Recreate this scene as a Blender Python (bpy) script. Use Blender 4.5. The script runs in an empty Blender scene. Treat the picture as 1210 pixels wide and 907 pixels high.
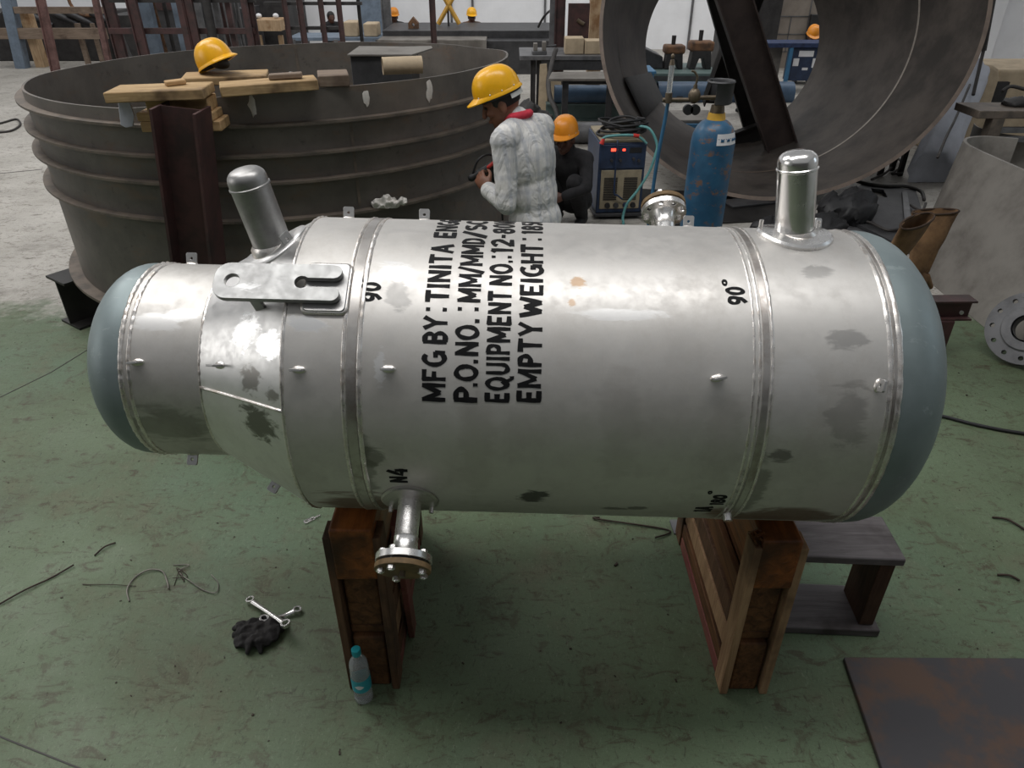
import bpy, math, random
from mathutils import Vector, Matrix, Euler, noise as mnoise
from mathutils.geometry import tessellate_polygon
random.seed(7)
SC = bpy.context.scene
COL = SC.collection
R_ = math.radians
PI = math.pi

# ------------------------------------------------------------------ camera
FPX, PITCH, CAM_H, CX, CY = 850.0, R_(31.7), 2.25, 605.0, 453.5
cd = bpy.data.cameras.new('camera'); cam = bpy.data.objects.new('camera', cd); COL.objects.link(cam)
cam.location = (0, 0, CAM_H); cam.rotation_euler = (PI/2 - PITCH, 0, 0)
cd.sensor_width = 36.0; cd.lens = FPX/1210*36.0; cd.clip_start = 0.05; cd.clip_end = 200
SC.camera = cam
_f = Vector((0, math.cos(PITCH), -math.sin(PITCH))); _u = Vector((0, math.sin(PITCH), math.cos(PITCH))); _c = Vector((0, 0, CAM_H))
def ray(x, y): return _f + Vector((1, 0, 0))*((x-CX)/FPX) - _u*((y-CY)/FPX)
def at_z(x, y, z=0.0):
    d = ray(x, y); return _c + d*((z-CAM_H)/d.z)
def at_y(x, y, Y):
    d = ray(x, y); return _c + d*(Y/d.y)

# ------------------------------------------------------------------ light
SC.view_settings.view_transform = 'Standard'; SC.view_settings.look = 'None'
SC.view_settings.gamma = 1.0; SC.view_settings.use_curve_mapping = False
SC.view_settings.exposure = 0.0
W = bpy.data.worlds.new('daylight'); SC.world = W; W.use_nodes = True
W.node_tree.nodes['Background'].inputs[0].default_value = (0.95, 0.975, 1.0, 1)
W.node_tree.nodes['Background'].inputs[1].default_value = 0.275
def area(name, loc, target, sx, sy, power, color=(1, 1, 1)):
    l = bpy.data.lights.new(name, 'AREA'); l.shape = 'RECTANGLE'; l.size = sx; l.size_y = sy
    l.energy = power; l.color = color
    o = bpy.data.objects.new(name, l); COL.objects.link(o); o.location = loc
    o.rotation_euler = (Vector(target)-Vector(loc)).to_track_quat('-Z', 'Y').to_euler()
    return o
area('roof_skylight_left', (-6.5, 7.0, 7.5), (-4.6, 6.0, 0), 4.0, 7.0, 420, (1.0, 0.985, 0.96))
area('roof_skylight_overhead', (-0.9, 1.75, 8.5), (-0.9, 1.76, 0), 9.0, 1.5, 380, (1.0, 0.99, 0.975))
area('roof_skylight_back', (1.0, 14.5, 7.5), (1.0, 18.0, 0), 26.0, 3.0, 800, (1.0, 0.99, 0.97))
area('side_opening_right', (11.5, 3.0, 4.6), (1.0, 2.0, 1.2), 3.0, 4.0, 45, (0.72, 0.87, 1.0))
area('side_opening_left', (-13.0, 1.2, 4.2), (-0.5, 1.9, 1.4), 6.0, 4.5, 150, (1.0, 0.98, 0.95))

# ------------------------------------------------------------------ materials
def lin(c):
    c = c/255.0
    return c/12.92 if c <= 0.04045 else ((c+0.055)/1.055)**2.4
def rgb(r, g, b): return (lin(r), lin(g), lin(b), 1.0)
class NB:
    def __init__(s, name):
        s.m = bpy.data.materials.new(name); s.m.use_nodes = True
        s.t = s.m.node_tree; s.b = s.t.nodes['Principled BSDF']; s.n = s.t.nodes; s.l = s.t.links
        s.tc = s.n.new('ShaderNodeTexCoord')
    def link(s, a, b): s.l.new(a, b)
    def put(s, sock, v):
        if hasattr(v, 'is_linked') or hasattr(v, 'links'): s.l.new(v, sock)
        else: sock.default_value = v
    def coords(s, scale=(1, 1, 1), loc=(0, 0, 0)):
        m = s.n.new('ShaderNodeMapping'); s.l.new(s.tc.outputs['Object'], m.inputs[0])
        m.inputs['Scale'].default_value = scale; m.inputs['Location'].default_value = loc
        return m.outputs[0]
    def noise(s, scale=5, detail=4, rough=0.6, vec=None, dist=0.0):
        n = s.n.new('ShaderNodeTexNoise'); n.inputs['Scale'].default_value = scale
        n.inputs['Detail'].default_value = detail; n.inputs['Roughness'].default_value = rough
        n.inputs['Distortion'].default_value = dist
        s.l.new(vec if vec is not None else s.tc.outputs['Object'], n.inputs['Vector'])
        return n.outputs[0]
    def ramp(s, v, stops):
        r = s.n.new('ShaderNodeValToRGB'); s.l.new(v, r.inputs[0]); e = r.color_ramp.elements
        e[0].position, e[0].color = stops[0][0], stops[0][1]
        e[1].position, e[1].color = stops[1][0], stops[1][1]
        for p, c in stops[2:]:
            x = e.new(p); x.color = c
        return r.outputs[0]
    def rng(s, v, a, b, c=0.0, d=1.0):
        r = s.n.new('ShaderNodeMapRange'); r.interpolation_type = 'SMOOTHSTEP'
        s.put(r.inputs[0], v)
        for i, q in enumerate((a, b, c, d)): r.inputs[i+1].default_value = q
        return r.outputs[0]
    def math(s, op, a, b=0.0):
        r = s.n.new('ShaderNodeMath'); r.operation = op; s.put(r.inputs[0], a); s.put(r.inputs[1], b); return r.outputs[0]
    def mix(s, fac, a, b):
        r = s.n.new('ShaderNodeMix'); r.data_type = 'RGBA'
        s.put(r.inputs[0], fac); s.put(r.inputs[6], a); s.put(r.inputs[7], b); return r.outputs[2]
    def patch(s, c, r, scale=18, amt=0.7, soft=0.12):
        a = s.n.new('ShaderNodeVectorMath'); a.operation = 'SUBTRACT'; s.l.new(s.tc.outputs['Object'], a.inputs[0]); a.inputs[1].default_value = c
        d = s.n.new('ShaderNodeVectorMath'); d.operation = 'DIVIDE'; s.l.new(a.outputs[0], d.inputs[0]); d.inputs[1].default_value = r
        l = s.n.new('ShaderNodeVectorMath'); l.operation = 'LENGTH'; s.l.new(d.outputs[0], l.inputs[0])
        n = s.noise(scale, 4, 0.65, s.coords((0.32, 1.0, 1.0)), 0.6)
        v = s.math('ADD', l.outputs['Value'], s.math('MULTIPLY', s.math('SUBTRACT', n, 0.5), amt*3.2))
        return s.rng(v, 0.95+soft, 0.75-soft)
    def sep(s):
        x = s.n.new('ShaderNodeSeparateXYZ'); s.l.new(s.tc.outputs['Object'], x.inputs[0]); return x.outputs
    def bump(s, h, strength=0.3, dist=0.01):
        b = s.n.new('ShaderNodeBump'); b.inputs['Strength'].default_value = strength; b.inputs['Distance'].default_value = dist
        s.l.new(h, b.inputs['Height']); s.l.new(b.outputs[0], s.b.inputs['Normal'])
    def done(s, col=None, rough=None, metal=None, spec=None):
        if col is not None: s.put(s.b.inputs['Base Color'], col)
        if rough is not None: s.put(s.b.inputs['Roughness'], rough)
        if metal is not None: s.put(s.b.inputs['Metallic'], metal)
        if spec is not None: s.put(s.b.inputs['Specular IOR Level'], spec)
        return s.m
def simple(name, c, rough=0.6, metal=0.0, var=0.18, scale=9, bump=0.0, c2=None, lo=0.35, hi=0.7):
    n = NB(name); nz = n.noise(scale, 5, 0.65)
    if c2 is None: c2 = tuple(max(0, x*(1-var*2)) for x in c[:3])+(1,)
    col = n.mix(n.rng(nz, lo, hi), c, c2)
    if bump: n.bump(n.noise(scale*6, 3), bump, 0.004)
    return n.done(col, rough, metal)

M = {}
M['floor'] = None
# floor: worn green paint over pale concrete
def make_floor():
    n = NB('worn_green_floor'); x, y, z = n.sep()
    big = n.noise(0.55, 4, 0.55); mid = n.noise(2.3, 6, 0.7); fine = n.noise(26, 5, 0.75)
    green = n.ramp(big, [(0.30, rgb(86, 107, 86)), (0.70, rgb(102, 119, 93)), (0.5, rgb(86, 99, 75))])
    worn = n.rng(mid, 0.50, 0.72)
    green = n.mix(n.math('MULTIPLY', worn, 0.55), green, rgb(104, 97, 82))
    grey = n.ramp(n.noise(1.1, 6, 0.7), [(0.25, rgb(150, 146, 139)), (0.75, rgb(186, 182, 176))])
    bnd = n.math('ADD', y, n.math('MULTIPLY', n.math('SUBTRACT', n.noise(1.3, 5, 0.7), 0.5), 1.6))
    col = n.mix(n.rng(bnd, 4.45-8.0, 4.75-8.0), green, grey)
    # scratchy brown dirt, dark stains, fine specks
    strk = n.noise(7.0, 6, 0.75, n.coords((1.0, 2.6, 1)), 1.6)
    col = n.mix(n.math('MULTIPLY', n.rng(strk, 0.53, 0.66), 0.70), col, rgb(64, 54, 40))
    strk2 = n.noise(16.0, 5, 0.8, n.coords((2.2, 1.0, 1), (3, 1, 0)), 2.2)
    col = n.mix(n.math('MULTIPLY', n.rng(strk2, 0.56, 0.66), 0.6), col, rgb(44, 38, 30))
    col = n.mix(n.math('MULTIPLY', n.rng(fine, 0.62, 0.74), 0.5), col, rgb(44, 38, 30))
    col = n.mix(n.math('MULTIPLY', n.rng(n.noise(1.7, 5, 0.7, n.coords((1, 1, 1), (9, 4, 0))), 0.55, 0.75), 0.38), col, rgb(64, 58, 48))
    col = n.mix(n.math('MULTIPLY', n.rng(n.noise(34, 4, 0.7, n.coords((1, 1, 1), (5, 5, 0))), 0.72, 0.76), 0.6), col, rgb(196, 200, 188))
    # fine fibrous scuffs, brighter and darker
    fib = n.noise(30, 6, 0.8, n.coords((1.0, 3.2, 1), (2, 7, 0)), 2.6)
    col = n.mix(n.math('MULTIPLY', n.rng(fib, 0.54, 0.64), 0.42), col, rgb(48, 44, 36))
    fib2 = n.noise(24, 6, 0.8, n.coords((3.0, 1.1, 1), (8, 1, 0)), 2.4)
    col = n.mix(n.math('MULTIPLY', n.rng(fib2, 0.55, 0.66), 0.38), col, rgb(138, 146, 126))
    col = n.mix(n.math('MULTIPLY', n.rng(n.noise(5.0, 7, 0.78, n.coords((1, 1, 1), (1, 9, 0)), 1.0), 0.56, 0.64), 0.5), col, rgb(68, 58, 44))
    n.bump(n.noise(40, 4, 0.7), 0.12, 0.004)
    return n.done(col, n.rng(mid, 0.3, 0.8, 0.48, 0.75), 0.0, 0.35)
M['floor'] = make_floor()

def steel_mat(name, base, dark, rough=(0.34, 0.52), metal=0.85, stains=(), scale=3.0, streak=(1, 1, 1), amt=0.8):
    n = NB(name)
    a = n.noise(scale, 6, 0.62, n.coords(streak)); b = n.noise(scale*7, 5, 0.7)
    f = n.math('ADD', n.math('MULTIPLY', a, 0.7), n.math('MULTIPLY', b, 0.3))
    col = n.mix(n.math('MULTIPLY', n.rng(f, 0.42, 0.68), amt), base, dark)
    rg = n.rng(b, 0.3, 0.7, rough[0], rough[1])
    for c, r, colr, strength, ro, sc in stains:
        p = n.math('MULTIPLY', n.patch(c, r, sc), strength)
        col = n.mix(p, col, colr)
        if ro is not None:
            mx = n.n.new('ShaderNodeMix'); n.put(mx.inputs[0], p); n.put(mx.inputs[2], rg); mx.inputs[3].default_value = ro; rg = mx.outputs[0]
    n.bump(n.noise(60, 3, 0.6), 0.05, 0.002)
    return n.done(col, rg, metal)

def wood_mat(name, c1, c2, c3, axis=1, rough=0.7):
    n = NB(name); sc = [9.0, 9.0, 9.0]; sc[axis] = 0.9
    g = n.noise(4.0, 6, 0.65, n.coords(tuple(sc)), 0.7); big = n.noise(3.0, 4, 0.6)
    col = n.ramp(g, [(0.30, c1), (0.62, c2)])
    col = n.mix(n.rng(big, 0.48, 0.72), col, c3)
    n.bump(g, 0.45, 0.006)
    return n.done(col, rough, 0.0, 0.3)

M['stand_wood'] = wood_mat('dark_stained_timber', rgb(62, 40, 25), rgb(112, 76, 48), rgb(44, 30, 22), 1)
M['stand_wood_wet'] = wood_mat('wet_orange_timber', rgb(92, 50, 24), rgb(150, 88, 42), rgb(58, 34, 20), 1, 0.45)
M['batten_wood'] = wood_mat('weathered_batten', rgb(128, 98, 72), rgb(170, 138, 106), rgb(96, 74, 56), 2)
M['batten_dark'] = wood_mat('dark_batten', rgb(72, 50, 36), rgb(106, 78, 58), rgb(52, 38, 30), 2)
M['plank_red'] = wood_mat('red_edged_board', rgb(112, 50, 56), rgb(128, 84, 72), rgb(84, 62, 48), 1)
M['pale_wood'] = wood_mat('pale_block_timber', rgb(158, 124, 86), rgb(196, 164, 122), rgb(132, 100, 68), 0)
M['plank_wood'] = wood_mat('weathered_plank', rgb(140, 112, 76), rgb(184, 156, 116), rgb(84, 66, 48), 0)
M['grey_wood'] = wood_mat('grey_weathered_timber', rgb(104, 90, 78), rgb(134, 118, 104), rgb(84, 70, 60), 0)
M['stool_wood'] = wood_mat('grey_painted_board', rgb(78, 73, 74), rgb(106, 101, 102), rgb(56, 50, 48), 0, 0.5)
M['stool_leg'] = wood_mat('dark_stool_leg', rgb(62, 44, 34), rgb(84, 62, 48), rgb(46, 34, 28), 2)
M['maroon'] = simple('maroon_primer_steel', rgb(74, 48, 47), 0.55, 0.0, 0.3, 6, 0.1, rgb(46, 35, 34))
M['maroon_pale'] = simple('faded_maroon_steel', rgb(118, 88, 84), 0.6, 0.0, 0.3, 6, 0.1, rgb(82, 58, 54))
M['blackbeam'] = simple('black_steel', rgb(40, 38, 37), 0.5, 0.2, 0.3, 5, 0.1)
def drum_mat():
    n = NB('mill_scale_steel')
    a = n.noise(2.2, 6, 0.65); b = n.noise(14, 5, 0.7)
    col = n.ramp(a, [(0.32, rgb(82, 78, 74)), (0.66, rgb(112, 106, 100))])
    col = n.mix(n.math('MULTIPLY', n.rng(n.noise(3.3, 5, 0.7, n.coords((1, 1, 2.5), (4, 2, 1))), 0.52, 0.70), 0.5), col, rgb(112, 92, 76))
    col = n.mix(n.math('MULTIPLY', n.rng(b, 0.58, 0.72), 0.5), col, rgb(58, 55, 52))
    n.bump(b, 0.1, 0.004)
    return n.done(col, 0.52, 0.35)
M['drum'] = drum_mat()
M['ring_rust'] = simple('rusty_stiffener_edge', rgb(112, 101, 91), 0.6, 0.25, 0.25, 7, 0.1, rgb(80, 74, 68))
M['bigring'] = simple('dark_rolled_plate', rgb(88, 81, 76), 0.55, 0.35, 0.2, 2.2, 0.1, rgb(58, 54, 51))
M['bigring_edge'] = simple('rusty_plate_edge', rgb(112, 98, 88), 0.6, 0.2, 0.2, 5, 0.1)
M['weld_line'] = simple('ground_weld_line', rgb(176, 168, 158), 0.45, 0.6, 0.15, 20)
M['rolled_plate'] = simple('grey_rolled_plate', rgb(128, 124, 118), 0.6, 0.3, 0.16, 2.8, 0.08, rgb(96, 91, 86))
M['rust_plate'] = simple('rusty_floor_plate', rgb(66, 64, 67), 0.6, 0.2, 0.2, 4.2, 0.2, rgb(90, 69, 57), 0.44, 0.64)
M['chrome'] = steel_mat('bright_stainless', rgb(232, 230, 228), rgb(206, 204, 202), (0.2, 0.34), 0.92)
M['bead'] = steel_mat('weld_bead_steel', rgb(226, 222, 218), rgb(184, 172, 160), (0.25, 0.4), 0.9, (), 22)
M['band'] = steel_mat('ground_band_steel', rgb(190, 186, 182), rgb(140, 128, 120), (0.3, 0.42), 0.9, (), 9)
M['flange'] = steel_mat('machined_flange_steel', rgb(186, 185, 184), rgb(140, 139, 138), (0.3, 0.45), 0.7)
M['gasket'] = simple('brown_gasket', rgb(128, 104, 72), 0.7, 0.1, 0.25, 20)
M['dark_steel'] = simple('dark_grey_steel', rgb(72, 72, 74), 0.5, 0.4, 0.2, 6, 0.1)
M['mid_steel'] = simple('mid_grey_steel', rgb(112, 112, 114), 0.5, 0.4, 0.2, 6, 0.1)
M['paint_black'] = simple('black_sign_paint', rgb(18, 18, 20), 0.6, 0.0, 0.25, 40)
M['paint_black'].node_tree.nodes['Principled BSDF'].inputs['Specular IOR Level'].default_value = 0.2
M['helmet'] = simple('yellow_helmet_plastic', rgb(242, 178, 22), 0.28, 0.0, 0.06, 12)
M['helmet_far'] = simple('orange_helmet_plastic', rgb(226, 142, 34), 0.35, 0.0, 0.06, 12)
M['skin'] = simple('brown_skin', rgb(124, 82, 62), 0.55, 0.0, 0.12, 14)
M['skin_dark'] = simple('dark_brown_skin', rgb(92, 60, 48), 0.55, 0.0, 0.12, 14)
M['hair'] = simple('black_hair', rgb(24, 22, 22), 0.6, 0.0, 0.2, 60)
M['black_cloth'] = simple('black_cloth', rgb(38, 37, 40), 0.85, 0.0, 0.3, 16, 0.3)
M['grey_cloth'] = simple('grey_cloth', rgb(122, 122, 126), 0.85, 0.0, 0.2, 16, 0.3)
M['white_cloth'] = simple('white_cloth', rgb(206, 206, 202), 0.85, 0.0, 0.1, 16, 0.2)
M['blue_cloth'] = simple('navy_blue_cloth', rgb(44, 58, 92), 0.85, 0.0, 0.25, 16, 0.3)
M['trousers'] = simple('beige_trousers', rgb(138, 132, 120), 0.85, 0.0, 0.2, 14, 0.3)
M['scarf'] = simple('red_scarf_cloth', rgb(206, 52, 72), 0.8, 0.0, 0.15, 18, 0.3)
def shirt_mat():
    n = NB('checked_grey_shirt'); x, y, z = n.sep()
    col = n.mix(n.rng(n.noise(7, 5, 0.65), 0.35, 0.7), rgb(214, 212, 208), rgb(184, 184, 184))
    def stripes(v, per, w):
        s_ = n.math('ABSOLUTE', n.math('SUBTRACT', n.math('FRACT', n.math('MULTIPLY', v, 1.0/per)), 0.5))
        return n.rng(s_, 0.5*w+0.08, 0.5*w-0.06)
    wob = n.math('MULTIPLY', n.noise(5, 2), 0.05)
    hx = n.math('ADD', n.math('ADD', x, n.math('MULTIPLY', y, 0.75)), wob)
    col = n.mix(n.math('MULTIPLY', stripes(hx, 0.075, 0.30), 0.28), col, rgb(128, 138, 156))
    col = n.mix(n.math('MULTIPLY', stripes(n.math('ADD', z, wob), 0.085, 0.26), 0.22), col, rgb(132, 140, 154))
    n.bump(n.noise(9, 3, 0.55, n.coords((1.4, 1.4, 0.7)), 1.0), 0.55, 0.05)
    return n.done(col, 0.85, 0.0, 0.2)
M['shirt'] = shirt_mat()
M['leather'] = simple('brown_suede_leather', rgb(128, 98, 68), 0.9, 0.0, 0.22, 7, 0.4, rgb(82, 60, 40))
M['leather_in'] = simple('dark_leather_lining', rgb(64, 48, 36), 0.9, 0.0, 0.2, 10)
M['glove'] = simple('black_knit_glove', rgb(44, 42, 42), 0.9, 0.0, 0.3, 22, 0.4)
M['tarp'] = simple('pale_blue_grey_tarp', rgb(184, 187, 196), 0.7, 0.0, 0.10, 4, 0.2)
M['gas_blue'] = simple('worn_blue_paint', rgb(42, 98, 138), 0.42, 0.0, 0.1, 7, 0.05, rgb(30, 80, 120))
def gas_mat():
    n = NB('chipped_blue_cylinder_paint')
    col = n.mix(n.rng(n.noise(5, 4), 0.4, 0.7), rgb(46, 92, 124), rgb(34, 74, 104))
    col = n.mix(n.math('MULTIPLY', n.rng(n.noise(9, 6, 0.75, n.coords((1, 1, 1.6))), 0.55, 0.62), 0.85), col, rgb(116, 86, 66))
    return n.done(col, 0.4)
M['gas_body'] = gas_mat()
M['brace_brown'] = simple('dark_brown_steel', rgb(66, 56, 53), 0.5, 0.2, 0.25, 4, 0.1, rgb(50, 42, 41))
M['nozzle_chrome'] = steel_mat('polished_stainless_pipe', rgb(236, 234, 232), rgb(214, 212, 210), (0.15, 0.28), 0.95)
M['gas_yellow'] = simple('yellow_band_paint', rgb(216, 168, 60), 0.5)
M['white_label'] = simple('white_label', rgb(220, 220, 222), 0.5, 0.0, 0.05)
M['hose_blue'] = simple('blue_hose_rubber', rgb(52, 104, 140), 0.5)
M['hose_teal'] = simple('teal_hose_rubber', rgb(96, 156, 156), 0.5)
M['rubber'] = simple('black_rubber', rgb(34, 34, 36), 0.55, 0.0, 0.2)
M['cable_dark'] = simple('dark_cable', rgb(52, 48, 46), 0.6, 0.0, 0.2)
M['weld_blue'] = simple('navy_machine_paint', rgb(40, 56, 84), 0.45, 0.0, 0.2, 8)
M['weld_beige'] = simple('beige_machine_panel', rgb(158, 146, 122), 0.55, 0.0, 0.15, 8)
M['slot'] = simple('dark_vent_slot', rgb(48, 44, 40), 0.7)
M['brass'] = simple('worn_brass', rgb(112, 100, 84), 0.45, 0.6, 0.2, 20)
M['red'] = simple('red_tape', rgb(206, 52, 44), 0.5)
M['wall'] = simple('whitewashed_wall', rgb(232, 233, 236), 0.85, 0.0, 0.05, 1.2)
M['wall_dark'] = simple('soot_stained_block_wall', rgb(150, 140, 130), 0.9, 0.0, 0.15, 2.0, 0.2)
M['roofdark'] = simple('dark_roof_sheet', rgb(70, 70, 72), 0.8)
M['beige'] = simple('beige_firebrick', rgb(184, 166, 140), 0.85, 0.0, 0.14, 5, 0.2)
M['sand_timber'] = wood_mat('sandy_timber', rgb(158, 130, 100), rgb(190, 164, 132), rgb(136, 102, 70), 2)
M['blue_pipe'] = simple('blue_grey_pipe_paint', rgb(66, 88, 112), 0.45, 0.1, 0.15, 5)
M['green_beam'] = simple('grey_green_beam_paint', rgb(86, 104, 102), 0.6, 0.0, 0.15, 4)
M['blue_box'] = simple('bright_blue_paint', rgb(58, 112, 150), 0.5, 0.0, 0.12, 6)
M['pale_blue'] = simple('pale_blue_grey_paint', rgb(112, 126, 142), 0.55, 0.0, 0.15, 6)
M['rust'] = simple('rusty_casting', rgb(122, 88, 62), 0.75, 0.1, 0.25, 9, 0.3, rgb(70, 54, 44))
M['yellow_frame'] = simple('yellow_steel_paint', rgb(198, 152, 62), 0.5, 0.0, 0.15, 9)
M['orange_paint'] = simple('orange_steel_paint', rgb(200, 112, 46), 0.55, 0.0, 0.2, 9)
M['machine_dark'] = simple('oily_dark_machine', rgb(52, 50, 50), 0.6, 0.1, 0.3, 5, 0.2)
M['wire'] = simple('rusty_wire', rgb(60, 48, 40), 0.6, 0.4, 0.2)
M['wire_grey'] = simple('grey_wire', rgb(128, 124, 116), 0.5, 0.3, 0.2)
M['aqua_cap'] = simple('aqua_plastic_cap', rgb(38, 160, 170), 0.4, 0.0, 0.05)
M['aqua_label'] = simple('aqua_bottle_label', rgb(52, 158, 172), 0.45, 0.0, 0.05)
M['putty'] = simple('dried_white_putty', rgb(206, 202, 196), 0.8, 0.0, 0.1, 30, 0.3)
def glass_mat():
    n = NB('clear_bottle_plastic'); n.b.inputs['Transmission Weight'].default_value = 0.78
    n.b.inputs['IOR'].default_value = 1.25
    return n.done(rgb(236, 240, 242), n.rng(n.noise(30), 0.3, 0.7, 0.04, 0.16), 0.0)
M['bottle'] = glass_mat()
def led_mat():
    n = NB('red_led_digits'); n.b.inputs['Emission Color'].default_value = (1.0, 0.06, 0.03, 1); n.b.inputs['Emission Strength'].default_value = 3.0
    return n.done(n.mix(n.noise(30), rgb(220, 30, 20), rgb(200, 20, 16)), 0.4)
M['led'] = led_mat()

# ------------------------------------------------------------------ mesh builder
class MB:
    def __init__(s): s.v = []; s.f = []
    def add(s, vs, fs, Mx=None):
        o = len(s.v)
        s.v += [(Mx @ Vector(p)) if Mx is not None else Vector(p) for p in vs]
        s.f += [tuple(i+o for i in f) for f in fs]
        return s
    def box(s, a, b, Mx=None):
        x0, y0, z0 = a; x1, y1, z1 = b
        return s.add([(x0,y0,z0),(x1,y0,z0),(x1,y1,z0),(x0,y1,z0),(x0,y0,z1),(x1,y0,z1),(x1,y1,z1),(x0,y1,z1)],
                     [(0,3,2,1),(4,5,6,7),(0,1,5,4),(1,2,6,5),(2,3,7,6),(3,0,4,7)], Mx)
    def obox(s, c, size, rot=(0, 0, 0), Mx=None):
        T = Matrix.Translation(c) @ Euler(rot).to_matrix().to_4x4()
        if Mx is not None: T = Mx @ T
        h = [q/2 for q in size]
        return s.box((-h[0],-h[1],-h[2]), (h[0],h[1],h[2]), T)
    def rings(s, rings, closed=True, cap0=True, cap1=True):
        n = len(rings[0]); vs = [p for r in rings for p in r]; fs = []
        for i in range(len(rings)-1):
            for j in range(n if closed else n-1):
                k = (j+1) % n
                fs.append((i*n+j, i*n+k, (i+1)*n+k, (i+1)*n+j))
        if cap0: fs.append(tuple(reversed(range(n))))
        if cap1: fs.append(tuple((len(rings)-1)*n+j for j in range(n)))
        return s.add(vs, fs)
    def tube(s, pts, r, seg=8, cap=True, squash=None, closed=False):
        pts = [Vector(p) for p in pts]; n = len(pts)
        rr = r if isinstance(r, (list, tuple)) else [r]*n
        rings = []; prev = None
        for i, p in enumerate(pts):
            if closed: t = pts[(i+1) % n]-pts[i-1]
            else: t = pts[min(i+1, n-1)]-pts[max(i-1, 0)]
            t.normalize()
            if prev is None:
                a = Vector((0, 0, 1)) if abs(t.z) < 0.9 else Vector((1, 0, 0))
                e1 = t.cross(a).normalized()
            else:
                e1 = (prev - t*prev.dot(t)).normalized()
            prev = e1; e2 = t.cross(e1)
            rings.append([p+(e1*math.cos(2*PI*j/seg)+e2*math.sin(2*PI*j/seg)*(squash or 1.0))*rr[i] for j in range(seg)])
        if closed:
            rings.append(rings[0]); return s.rings(rings, True, False, False)
        return s.rings(rings, True, cap, cap)
    def cyl(s, p0, p1, r0, r1=None, seg=16): return s.tube([p0, p1], [r0, r0 if r1 is None else r1], seg)
    def lathe(s, prof, Mx=None, seg=32, cap0=False, cap1=False, arc=None):
        # profile (r, z) about local z
        vs = []; fs = []; n = len(prof); full = arc is None
        a0, a1 = (0, 2*PI) if full else arc
        m = seg if full else seg+1
        for j in range(m):
            a = a0+(a1-a0)*j/seg
            for r, z in prof: vs.append((r*math.cos(a), r*math.sin(a), z))
        for j in range(seg):
            k = (j+1) % m
            for i in range(n-1): fs.append((j*n+i, k*n+i, k*n+i+1, j*n+i+1))
        if cap0: fs.append(tuple(j*n for j in reversed(range(m))))
        if cap1: fs.append(tuple(j*n+n-1 for j in range(m)))
        return s.add(vs, fs, Mx)
    def prism(s, loops, z0, z1, Mx=None):
        # loops: outer polygon then holes (2D)
        L = [[Vector((x, y, 0)) for x, y in lp] for lp in loops]
        tri = tessellate_polygon(L); flat = [p for lp in L for p in lp]; n = len(flat)
        vs = [(p.x, p.y, z0) for p in flat]+[(p.x, p.y, z1) for p in flat]; fs = []
        for t in tri:
            a, b, c = [flat[i] for i in t]
            ccw = (b-a).cross(c-a).z > 0
            t = tuple(t) if ccw else tuple(reversed(t))
            fs.append(tuple(i+n for i in t)); fs.append(tuple(reversed(t)))
        o = 0
        for li, lp in enumerate(L):
            k = len(lp); ar = sum(lp[i].x*lp[(i+1) % k].y-lp[(i+1) % k].x*lp[i].y for i in range(k))
            ccw = ar > 0
            if li > 0: ccw = not ccw
            for i in range(k):
                j = (i+1) % k
                q = (o+i, o+j, n+o+j, n+o+i)
                if li > 0: q = q if (ar < 0) else tuple(reversed(q))
                else: q = q if ccw else tuple(reversed(q))
                fs.append(q)
            o += k
        return s.add(vs, fs, Mx)
    def ell(s, c, r, rot=(0, 0, 0), seg=16, rg=10, Mx=None):
        T = Matrix.Translation(c) @ Euler(rot).to_matrix().to_4x4()
        if Mx is not None: T = Mx @ T
        vs = [(0, 0, -r[2])]; fs = []
        for i in range(1, rg):
            a = -PI/2+PI*i/rg
            for j in range(seg):
                b = 2*PI*j/seg
                vs.append((r[0]*math.cos(a)*math.cos(b), r[1]*math.cos(a)*math.sin(b), r[2]*math.sin(a)))
        vs.append((0, 0, r[2])); t = len(vs)-1
        for j in range(seg):
            k = (j+1) % seg
            fs.append((0, 1+k, 1+j))
            for i in range(rg-2):
                a = 1+i*seg; b = a+seg
                fs.append((a+j, a+k, b+k, b+j))
            fs.append((t, 1+(rg-2)*seg+j, 1+(rg-2)*seg+k))
        return s.add(vs, fs, T)
    def capsule(s, p0, p1, r0, r1, seg=14):
        p0 = Vector(p0); p1 = Vector(p1); d = (p1-p0); L = d.length; d.normalize()
        pts = []; rr = []
        for a in (-80, -55, -28): pts.append(p0+d*r0*math.sin(R_(a))); rr.append(r0*math.cos(R_(a)))
        pts.append(p0); rr.append(r0); pts.append(p1); rr.append(r1)
        for a in (28, 55, 80): pts.append(p1+d*r1*math.sin(R_(a))); rr.append(r1*math.cos(R_(a)))
        return s.tube(pts, rr, seg)
    def build(s, name, mat, parent=None, smooth=35, bevel=0.0, world=False, mods=()):
        me = bpy.data.meshes.new(name)
        vs = s.v; loc = None
        if parent is not None and world:
            inv = parent.matrix_basis.inverted()
            if parent.parent is not None: inv = inv @ parent.parent.matrix_basis.inverted()
            vs = [inv @ p for p in vs]
        mn = Vector([min(p[i] for p in vs) for i in range(3)]); mx = Vector([max(p[i] for p in vs) for i in range(3)])
        if parent is None:
            loc = Vector(((mn.x+mx.x)/2, (mn.y+mx.y)/2, mn.z)); vs = [p-loc for p in vs]
        me.from_pydata([tuple(p) for p in vs], [], s.f); me.update()
        if isinstance(mat, str): mat = M[mat]
        me.materials.append(mat)
        if smooth:
            for p in me.polygons: p.use_smooth = True
            me.set_sharp_from_angle(angle=R_(smooth))
        o = bpy.data.objects.new(name, me); COL.objects.link(o)
        if loc is not None: o.location = loc
        if parent is not None: o.parent = parent
        if bevel:
            b = o.modifiers.new('bevel', 'BEVEL'); b.width = bevel; b.segments = 2; b.limit_method = 'ANGLE'; b.angle_limit = R_(40)
        return o

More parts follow.
